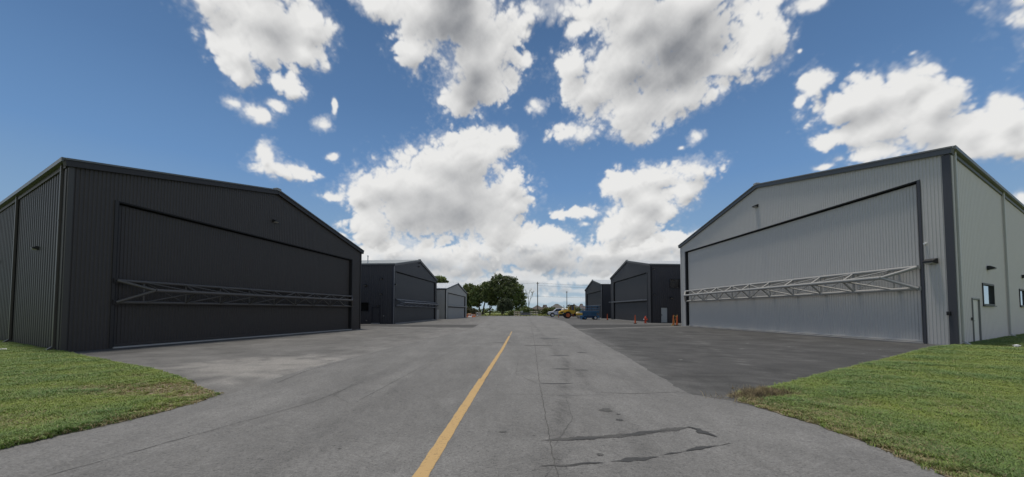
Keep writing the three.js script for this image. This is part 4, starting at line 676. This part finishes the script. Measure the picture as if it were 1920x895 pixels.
{ // blue scissor lift, folded down
  const t = thing('scissor_lift', 'blue folded scissor lift parked in front of the far right hangar', 'scissor lift', [13.25, 0, -71.6]);
  const L = 3.25, w = 1.75;
  part('chassis', merge([box(2.9, 0.30, 1.1, 1.5, 0.62, 0, 0.04), box(0.7, 0.42, 1.5, 0.4, 0.60, 0, 0.05), box(0.55, 0.34, 1.6, 2.95, 0.55, 0, 0.05)]), M.blue, t);
  for (const x of [0.62, 2.55]) for (const s of [-1, 1]) wheel(t, x, 0.36, s * 0.72, 0.36, 0.28, x < 1 ? M.blue : M.whitePaint);
  part('battery_box', merge([-1, 1].map((s) => box(1.15, 0.44, 0.3, 1.6, 0.55, s * 0.72, 0.04))), M.blueDark, t);
  part('outrigger', merge([[0.0, 0.7], [0.0, -0.7], [3.25, 0.7], [3.25, -0.7]].map(([x, z]) => merge([box(0.14, 0.62, 0.14, x, 0.42, z), box(0.32, 0.05, 0.32, x, 0.04, z)]))), M.blue, t);
  for (let k = 0; k < 4; k++) for (const s of [-1, 1]) {
    part('scissor_arm', bar(V(0.35, 0.82 + k * 0.13, s * 0.42), V(2.85, 0.92 + k * 0.13, s * 0.42), 0.06, 0.10), k % 2 ? M.blue : M.blueDark, t);
    part('scissor_arm', bar(V(0.35, 0.92 + k * 0.13, s * 0.52), V(2.85, 0.82 + k * 0.13, s * 0.52), 0.06, 0.10), M.blue, t);
  }
  part('platform', merge([box(L, 0.14, w, L / 2, 1.42, 0, 0.02), box(L + 0.02, 0.22, 0.04, L / 2, 1.5, w / 2), box(L + 0.02, 0.22, 0.04, L / 2, 1.5, -w / 2)]), M.blue, t);
  part('toe_board', merge([box(L, 0.15, 0.03, L / 2, 1.62, w / 2 + 0.005), box(L, 0.15, 0.03, L / 2, 1.62, -w / 2 - 0.005)]), std(0.20, 0.30, 0.42, 0.5), t);
  for (const s of [-1, 1]) {
    for (const y of [2.05, 2.58]) part('guard_rail', tube(V(0, y, s * w / 2), V(L, y, s * w / 2), 0.03, 8), M.blue, t);
    for (let i = 0; i <= 5; i++) part('rail_post', tube(V(i * L / 5, 1.5, s * w / 2), V(i * L / 5, 2.58, s * w / 2), 0.026, 7), M.blue, t);
  }
  for (const x of [0, L]) for (const y of [2.05, 2.58]) part('guard_rail', tube(V(x, y, -w / 2), V(x, y, w / 2), 0.03, 8), M.blue, t);
  part('control_box', box(0.30, 0.34, 0.24, 2.95, 2.38, 0.72, 0.03), M.blueDark, t);
  part('ladder', merge([tube(V(3.3, 0.3, 0.25), V(3.3, 1.45, 0.25), 0.022, 6), tube(V(3.3, 0.3, -0.25), V(3.3, 1.45, -0.25), 0.022, 6), ...[0.4, 0.7, 1.0, 1.3].map((y) => tube(V(3.3, y, -0.25), V(3.3, y, 0.25), 0.02, 6))]), M.blue, t);
}

// ---------------------------------------------------------------- cones, barricades and odds and ends
function channelizer(label, x, z, h = 1.1, group = 'tall orange cones by the right hangars') { // a slim tall cone on a rubber foot
  const t = thing('traffic_cone', label, 'cone', [x, 0, z], 0.3, group), k = h / 1.1;
  part('base', new THREE.CylinderGeometry(0.19, 0.21, 0.07, 8).translate(0, 0.035, 0), M.rubber, t);
  const body = part('cone_body', lathe([[0.001, 1.0], [0.045, 0.99], [0.06, 0.93], [0.115, 0.08], [0.16, 0.07], [0.001, 0.06]].map(([r, y]) => [r * 1.0, y * k]), 18), M.orange, t);
  for (const y of [0.58, 0.78]) part('reflective_band', lathe([[0.119 - 0.065 * y, y * k], [0.119 - 0.065 * (y + 0.1), (y + 0.1) * k]], 18), M.reflective, body);
  part('handle', merge([move(new THREE.TorusGeometry(0.04, 0.016, 6, 14), 0, 1.03 * k, 0)]), M.orange, t);
  return t;
}
channelizer('slim orange cone alone in front of the second right hangar door', 15.75, -47.8, 1.15);
channelizer('slim orange cone at the corner of the farthest right hangar, beside the blue lift', 17.3, -67.8, 1.15);
channelizer('slim orange cone in front of the white pickup door', 11.95, -96, 1.2);
channelizer('orange cone leaning on the corner of the light grey hangar, nearest the door', 18.33, -41.6, 1.2, 'pair of cones at the grey hangar corner').rotation.z = -0.06;
channelizer('orange cone with yellow tape, left of its pair at the light grey hangar corner', 18.0, -41.7, 1.2, 'pair of cones at the grey hangar corner');
{ // a loop of yellow tape hung over the pair
  const c = new THREE.CatmullRomCurve3([V(18.33, 1.18, -41.45), V(18.15, 0.95, -41.4), V(18.0, 1.16, -41.55), V(17.86, 0.6, -41.45), V(17.72, 0.1, -41.4), V(17.58, 0.03, -41.35), V(17.78, 0.03, -41.25), V(17.98, 0.45, -41.4), V(18.12, 0.8, -41.38), V(18.22, 0.3, -41.35), V(18.3, 0.04, -41.3)]);
  tag(part('rope', new THREE.TubeGeometry(c, 60, 0.018, 6), M.rope, scene), 'yellow rope looped over the two cones at the grey hangar corner', 'rope');
}
{
  const t = thing('fire_hydrant', 'orange hydrant with pale caps at the corner of the second right hangar', 'hydrant', [17.7, 0, -49.6], 0.4);
  part('barrel', lathe([[0.001, 0], [0.19, 0], [0.19, 0.06], [0.13, 0.08], [0.12, 0.62], [0.16, 0.64], [0.16, 0.70], [0.12, 0.72], [0.10, 0.86], [0.03, 0.94], [0.001, 0.95]], 20), M.redOrange, t);
  part('bonnet_nut', new THREE.CylinderGeometry(0.035, 0.04, 0.08, 5).translate(0, 0.98, 0), M.redOrange, t);
  for (const s of [-1, 1]) { const n = part('nozzle', move(new THREE.CylinderGeometry(0.065, 0.065, 0.36, 12), s * 0.10, 0.52, 0, 0, 0, Math.PI / 2), M.redOrange, t); part('cap', move(new THREE.CylinderGeometry(0.08, 0.08, 0.06, 8), s * 0.28, 0.52, 0, 0, 0, Math.PI / 2), s < 0 ? M.reflective : M.redOrange, n); }
  part('pumper_nozzle', move(new THREE.CylinderGeometry(0.09, 0.09, 0.30, 12), 0, 0.46, 0.12, Math.PI / 2), M.redOrange, t);
}
// striped barricades across the end of the taxiway
function barricade(label, x, z, w, h, matA, matB, boards, turn = 0, group) {
  const t = thing('barricade', label, 'barricade', [x, 0, z], turn, group);
  for (const s of [-1, 1]) part('frame', merge([box(0.08, h, 0.08, s * w * 0.36, h / 2, -0.06), bar(V(s * w * 0.36, 0.05, -0.75), V(s * w * 0.36, 0.05, 0.75), 0.08, 0.08)]), M.galv, t);
  for (let b = 0; b < boards; b++) {
    const y = h - 0.14 - b * (h - 0.30) / Math.max(1, boards - 1) * 0.96, bd = part('board', box(w, 0.28, 0.04, 0, y, 0), matA, t), n = Math.round(w / 0.5), st = [];
    for (let i = 0; i < n; i++) { const a = -w / 2 + (i + 0.1) * w / n, c = w / n * 0.38, k = 0.10; st.push(facets([[[a, y - 0.14, 0.023], [a + c, y - 0.14, 0.023], [Math.min(a + c + k, w / 2), y + 0.14, 0.023], [a + k, y + 0.14, 0.023]]])); }
    part('stripes', merge(st), matB, bd);
  }
  return t;
}
barricade('striped barricade left of the low grey guard rail', 1.55, -119, 2.1, 1.5, M.cream, std(0.30, 0.11, 0.04, 0.7), 3, 0.05, 'striped barricades at the end of the taxiway');
barricade('striped barricade next to the tall utility pole', 7.0, -119.5, 2.6, 1.6, M.cream, std(0.16, 0.115, 0.03, 0.7), 3, -0.04, 'striped barricades at the end of the taxiway');
{
  const t = thing('guard_rail', 'low dark grey guard rail between the two striped barricades', 'guard rail', [4.2, 0, -119.8]);
  for (const y of [0.42, 0.86]) part('rail', profile([[0, 0], [0.05, 0.06], [0, 0.12], [0.05, 0.18], [0, 0.24], [-0.03, 0.24], [-0.03, 0]], 3.1, 0.005).rotateY(Math.PI / 2).translate(0, y, 0), std(0.16, 0.16, 0.20, 0.5), t);
  for (const x of [-1.4, -0.45, 0.45, 1.4]) part('post', box(0.12, 1.1, 0.14, x, 0.55, -0.12), std(0.09, 0.09, 0.11, 0.7), t);
}
{
  const t = thing('sign', 'small pale sign on a post behind the guard rail', 'sign', [3.2, 0, -121.5]);
  part('post', box(0.06, 1.55, 0.06, 0, 0.775, 0), M.galv, t); part('panel', box(0.75, 0.5, 0.03, 0, 1.45, 0.05, 0.01), std(0.42, 0.45, 0.40, 0.6), t);
}
// beside the far grey hangar: red and white barriers, a pale crate, planks
for (const [i, x, z, turn] of [[0, -12.1, -98, 0.1], [1, -11.1, -98.8, -0.1], [2, -10.2, -99.6, 0.05]]) {
  const lab = ['red and white barrier nearest the corner of the far grey hangar', 'red and white barrier in the middle of the short row by the trees', 'red and white barrier at the right end of the short row by the trees'][i];
  const t = thing('plastic_barrier', lab, 'barrier', [x, 0, z], turn, 'red and white barriers beside the far grey hangar');
  part('body', profile([[-0.25, 0], [-0.25, 0.15], [-0.12, 0.35], [-0.10, 0.85], [0.10, 0.85], [0.12, 0.35], [0.25, 0.15], [0.25, 0]], 0.95, 0.02).rotateY(Math.PI / 2), i % 2 ? M.reflective : M.orangeFaded, t);
  for (const k of [-0.3, 0.1]) part('stripe', box(0.2, 0.42, 0.03, k, 0.58, 0.115), i % 2 ? M.redOrange : M.reflective, t);
}
{
  const t = thing('crate', 'pale wooden crate with a dark hatch, beside the trunk of the leaning oak', 'crate', [-10.0, 0, -112], 0.08);
  part('body', box(1.65, 1.15, 1.2, 0, 0.72, 0, 0.02), std(0.36, 0.32, 0.26, 0.85), t);
  for (let i = 0; i < 5; i++) part('slat', box(0.30, 1.1, 0.03, -0.66 + i * 0.33, 0.72, 0.605), i === 1 ? M.whitePaint : std(0.42, 0.38, 0.31, 0.85), t);
  part('hatch', box(0.34, 0.34, 0.03, -0.35, 0.82, 0.63), M.fixture, t);
  part('skid', merge([box(0.12, 0.15, 1.2, -0.6, 0.075, 0), box(0.12, 0.15, 1.2, 0.6, 0.075, 0)]), M.wood, t);
}
{
  const t = thing('lumber_stack', 'low stack of pale planks in front of the wooden crate', 'lumber', [-10.3, 0, -105.5], 0.06), r = rngOf(6);
  for (let i = 0; i < 3; i++) for (let k = 0; k < 4; k++) part('plank', box(2.6 + r() * 0.5, 0.06, 0.22, (r() - 0.5) * 0.4, 0.12 + i * 0.07, -0.36 + k * 0.24), i % 2 ? M.wood : M.cream, t);
  part('bearer', merge([box(0.1, 0.09, 1.0, -0.9, 0.045, 0), box(0.1, 0.09, 1.0, 0.9, 0.045, 0)]), M.wood, t);
}
{
  const t = thing('dirt_pile', 'low heap of orange-brown earth behind the red and white barriers', 'dirt pile', [-11.9, 0, -104]);
  const g = new THREE.SphereGeometry(1, 28, 14, 0, Math.PI * 2, 0, Math.PI / 2), p = g.attributes.position;
  for (let i = 0; i < p.count; i++) { const k = 1 + 0.25 * noise3(p.getX(i) * 2, p.getY(i) * 2, p.getZ(i) * 2); p.setXYZ(i, p.getX(i) * 1.5 * k, p.getY(i) * 0.95 * k, p.getZ(i) * 1.0 * k); }
  g.computeVertexNormals(); part('heap', g, std(0.28, 0.17, 0.075, 1), t);
}
tag(part('paper_scrap', (() => { const g = new THREE.IcosahedronGeometry(0.12, 2), p = g.attributes.position; for (let i = 0; i < p.count; i++) { const k = 0.75 + 0.4 * noise3(p.getX(i) * 22, p.getY(i) * 22, p.getZ(i) * 22); p.setXYZ(i, p.getX(i) * k * 1.1, p.getY(i) * k * 0.7, p.getZ(i) * k); } g.computeVertexNormals(); return g.translate(21.45, 0.13, -15.95); })(), std(0.75, 0.75, 0.72, 0.8), scene), 'crumpled white scrap on the right lawn near the grey hangar wall', 'litter');
tag(part('paper_scrap', (() => { const g = new THREE.IcosahedronGeometry(0.09, 2), p = g.attributes.position; for (let i = 0; i < p.count; i++) { const k = 0.75 + 0.4 * noise3(p.getX(i) * 22, p.getY(i) * 22, p.getZ(i) * 22 + 4); p.setXYZ(i, p.getX(i) * k * 1.3, p.getY(i) * k * 0.6, p.getZ(i) * k); } g.computeVertexNormals(); return g.translate(-20.0, 0.10, -14.75); })(), std(0.7, 0.7, 0.68, 0.8), scene), 'small white scrap on the left lawn below the charcoal hangar', 'litter');

// ---------------------------------------------------------------- lawns
const bare = [[-6.9, -7.7, 1.9, 0.9, 1.15], [-6.1, -7.3, 0.8, 0.6, 1.1], [-8.4, -7.7, 0.8, 0.5, 0.75], [-8.9, -9.0, 0.5, 0.22, 0.8], [-7.6, -5.3, 1.4, 0.5, 0.5], [4.9, -7.2, 0.75, 0.35, 1.0], [5.6, -6.4, 0.8, 0.4, 0.45], [4.75, -5.6, 0.5, 0.8, 0.5], [4.7, -4.6, 0.4, 0.8, 0.45], [7.2, -6.0, 0.5, 0.3, 0.3], [12, -11.6, 1.4, 0.3, 0.35], [-5.6, -7.5, 0.5, 0.4, 0.9], [22, -16, 2, 0.7, 0.3]];
const dryness = (x, z) => { let s = 0; for (const [a, b, w, d, k] of bare) { const q = Math.hypot((x - a) / w, (z - b) / d) + 0.45 * fbm(x * 1.6, z * 1.6, 3); s = Math.max(s, k * sstep(1.15, 0.35, q)); } const edge = x > 0 ? x - 4.2 + 0.0 * z : -5.5 - x; if (Math.abs(z) < 7.2) s = Math.max(s, 0.95 * sstep(0.55, 0.05, edge + 0.32 * fbm(x * 3, z * 2.2, 3)));
  return clamp(s + 0.10 * sstep(0.35, 0.7, fbm(x * 0.8 + 4, z * 0.8)), 0, 1); };
const lush = (x, z) => fbm(x * 0.35, z * 0.42, 4) * 1.3 + 0.35 * noise2b(x * 1.7, z * 1.7);
function lawn(name, outline, box4, label, seed, count, nearest) {
  // the turf: a sheet cut to the outline with uneven edges, earth and thatch showing between the blades
  const pts = alongLine([...outline, outline[0]], 0.07).slice(0, -1).map(([x, z]) => [x + 0.05 * noise2(x * 3, z * 3 + seed) + 0.02 * noise2(x * 11, z * 11), z + 0.05 * noise2(x * 3 + 9, z * 3) + 0.02 * noise2(x * 11, z * 11 + 5)]);
  const [x0, x1, z0, z1] = box4, size = 768, d = new Uint8Array(size * size * 4), r = rngOf(seed), c = [0, 0, 0];
  for (let j = 0; j < size; j++) for (let i = 0; i < size; i++) {
    const x = lerp(x0, x1, i / size), z = lerp(z0, z1, j / size), dr = dryness(x, z), l = lush(x, z), k = 0.75 + r() * 0.5, o = (j * size + i) * 4;
    c[0] = lerp(0.135 - 0.035 * l, 0.215, dr) * k; c[1] = lerp(0.18 - 0.025 * l, 0.175, dr) * k; c[2] = lerp(0.034, 0.115, dr) * k;
    for (let q = 0; q < 3; q++) d[o + q] = 255 * Math.pow(clamp(c[q], 0, 1), 1 / 2.2); d[o + 3] = 255;
  }
  const map = new THREE.DataTexture(d, size, size, THREE.RGBAFormat); map.magFilter = THREE.LinearFilter; map.colorSpace = THREE.SRGBColorSpace; map.needsUpdate = true;
  const s = new THREE.Shape(pts.map(([x, z]) => new THREE.Vector2(x, -z))), g = new THREE.ExtrudeGeometry(s, { depth: 0.06, bevelEnabled: false }).rotateX(-Math.PI / 2).translate(0, -0.047, 0), p = g.attributes.position;
  for (let i = 0; i < p.count; i++) g.attributes.uv.setXY(i, (p.getX(i) - x0) / (x1 - x0), (p.getZ(i) - z0) / (z1 - z0));
  struct(name, g, new THREE.MeshStandardMaterial({ map, roughness: 1, bumpMap: grainBump, bumpScale: 0.0 }), label);
  // the blades
  const tuftOf = (sd, n, h) => { const q = rngOf(sd), list = []; for (let i = 0; i < n; i++) { const a = q() * 6.28, px = (q() - 0.5) * 0.06, pz = (q() - 0.5) * 0.06, hh = h * (0.55 + q() * 0.7), b = 0.25 + q() * 0.9, w = 0.0032 + q() * 0.002, dx = Math.cos(a), dz = Math.sin(a), bx = -dz * w, bz = dx * w; list.push([[px - bx, 0, pz - bz], [px + bx, 0, pz + bz], [px + dx * hh * b * 0.4 + bx * 0.8, hh * 0.62, pz + dz * hh * b * 0.4 + bz * 0.8], [px + dx * hh * b * 0.4 - bx * 0.8, hh * 0.62, pz + dz * hh * b * 0.4 - bz * 0.8]]); list.push([[px + dx * hh * b * 0.4 - bx * 0.8, hh * 0.62, pz + dz * hh * b * 0.4 - bz * 0.8], [px + dx * hh * b * 0.4 + bx * 0.8, hh * 0.62, pz + dz * hh * b * 0.4 + bz * 0.8], [px + dx * hh * b, hh * 0.95, pz + dz * hh * b], [px + dx * hh * b, hh * 0.95, pz + dz * hh * b]]); } return facets(list); };
  const inside = (x, z) => { let k = false; for (let i = 0, j = outline.length - 1; i < outline.length; j = i++) { const [xi, zi] = outline[i], [xj, zj] = outline[j]; if ((zi > z) !== (zj > z) && x < (xj - xi) * (z - zi) / (zj - zi) + xi) k = !k; } return k; };
  const group = new THREE.Group(); group.name = numbered('grass'); group.userData.kind = 'stuff'; group.userData.label = 'short blades of ' + label; scene.add(group);
  const mat = new THREE.MeshPhysicalMaterial({ color: 0xffffff, roughness: 0.7, transmission: 0.3, thickness: 0, side: THREE.DoubleSide }), m = new THREE.Matrix4(), q = new THREE.Quaternion(), col = new THREE.Color();
  for (let v = 0; v < 2; v++) {
    const im = new THREE.InstancedMesh(tuftOf(seed + v, 9, 0.048), mat, count); let k = 0, tries = 0;
    while (k < count && tries++ < count * 14) {
      const z = -Math.exp(lerp(Math.log(nearest), Math.log(-z0), Math.pow(r(), 0.85))), x = lerp(x0, x1, r());
      if (Math.abs(x / z) > 1.5 || !inside(x + 0.05 * noise2(x * 9, z * 9) + (r() - 0.5) * 0.09, z + 0.05 * noise2(x * 9 + 40, z * 9) + (r() - 0.5) * 0.09)) continue;
      const dr = dryness(x, z), l = lush(x, z); if (r() < dr * 0.92) continue;
      const far = Math.hypot(x, z), sc = (0.8 + r() * 0.5 + 0.25 * l) * (1 - 0.35 * dr) * clamp(0.8 + far * 0.035, 0.9, 1.6);
      q.setFromEuler(new THREE.Euler((r() - 0.5) * 0.3, r() * 6.28, (r() - 0.5) * 0.3)); m.compose(V(x, 0.01, z), q, V(sc * 1.1, sc * (0.75 + 0.25 * r()), sc * 1.1)); im.setMatrixAt(k, m);
      const t = 0.78 + r() * 0.5, straw = r() < 0.06 + dr * 0.6;
      im.setColorAt(k, straw ? col.setRGB(0.34 * t, 0.28 * t, 0.13 * t) : col.setRGB((0.190 - 0.072 * l) * t, (0.272 - 0.050 * l) * t, (0.042 + 0.004 * l) * t)); k++;
    }
    im.count = k; im.name = 'blades'; im.castShadow = im.receiveShadow = true; group.add(im);
  }
}
lawn('lawn', [[-5.62, -7.25], [-9.3, -9.85], [-12.6, -11.7], [-15.3, -13.2], [-17.35, -14.45], [-26.3, -19.4], [-34, -23.6], [-44, -24], [-44, -1], [-5.9, -1], [-5.95, -4.5], [-5.6, -5.6], [-5.5, -6.5]], [-44, -5, -24, -1], 'mown left lawn between the taxiway and the charcoal hangar', 201, 130000, 3.8);
lawn('lawn', [[4.2, -0.5], [4.22, -3.67], [4.29, -4.6], [4.28, -5.4], [4.02, -6.7], [4.45, -7.35], [5.1, -7.55], [9.45, -10.4], [13.6, -13.1], [17.6, -15.7], [20.6, -17.25], [29.0, -22.1], [38, -27.4], [46, -29], [46, -0.5]], [4, 46, -29, -0.5], 'mown right lawn between the taxiway and the light grey hangar', 202, 210000, 3.2);
// raked-up dry thatch at the corner of the right lawn
{
  const g = new THREE.Group(); g.name = numbered('thatch'); g.userData.kind = 'stuff'; g.userData.label = 'heap of dry straw-coloured thatch at the corner of the right lawn'; scene.add(g);
  const r = rngOf(71), blade = facets([[[-0.002, 0, 0], [0.002, 0, 0], [0.012, 0.05, 0.01], [0.008, 0.05, 0.01]], [[0.008, 0.05, 0.01], [0.012, 0.05, 0.01], [0.04, 0.085, 0.02], [0.04, 0.085, 0.02]]]), n = 5200, im = new THREE.InstancedMesh(blade, new THREE.MeshStandardMaterial({ color: 0xffffff, roughness: 0.9, side: THREE.DoubleSide }), n), m = new THREE.Matrix4(), q = new THREE.Quaternion(), c = new THREE.Color();
  for (let i = 0; i < n; i++) { const a = r() * 6.28, d = Math.pow(r(), 0.8) * (1 + 0.5 * noise2(Math.cos(a) * 1.5, Math.sin(a) * 1.5)) * (r() > 0.85 ? 1.7 : 1), x = 4.72 + Math.cos(a) * d * 0.55, z = -7.08 + Math.sin(a) * d * 0.34 - Math.cos(a) * d * 0.1; q.setFromEuler(new THREE.Euler((r() - 0.5) * 2.4, r() * 6.28, (r() - 0.5) * 2.4)); m.compose(V(x, 0.015 + Math.max(0, 1 - d) * 0.07 * r() * (1 + noise2(x * 5, z * 5)), z), q, V(1, 1, 1).multiplyScalar(0.7 + r())); im.setMatrixAt(i, m); const t = 0.5 + r() * 0.8, red = noise2(x * 4, z * 4) > 0.1 ? 0.6 : 1; im.setColorAt(i, red < 1 ? c.setRGB(0.20 * t, 0.155 * t, 0.10 * t) : c.setRGB(0.42 * t, 0.34 * t, 0.19 * t)); }
  im.name = 'straw'; g.add(im);
}
// the rough field beyond the pavement
{
  const g = new THREE.Group(); g.name = numbered('field_grass'); g.userData.kind = 'stuff'; g.userData.label = 'rough grass at the far end of the taxiway'; scene.add(g);
  const puffs = [], r = rngOf(91); for (let i = 0; i < 420; i++) puffs.push([-45 + r() * 95, 0.05, -123.5 - r() * r() * 90, 1.6 + r() * 2, 0.25 + r() * 0.3]);
  crown(g, puffs, 9000, 0.2, leafMat(0.34, 0.37, 0.10), 92, 'tussocks', 6);
}
struct('kerb', merge([box(60, 0.16, 0.25, -2, 0.03, -122.2)]), M.concrete, 'pale concrete edge at the far end of the pavement');

renderer.render(scene, camera);
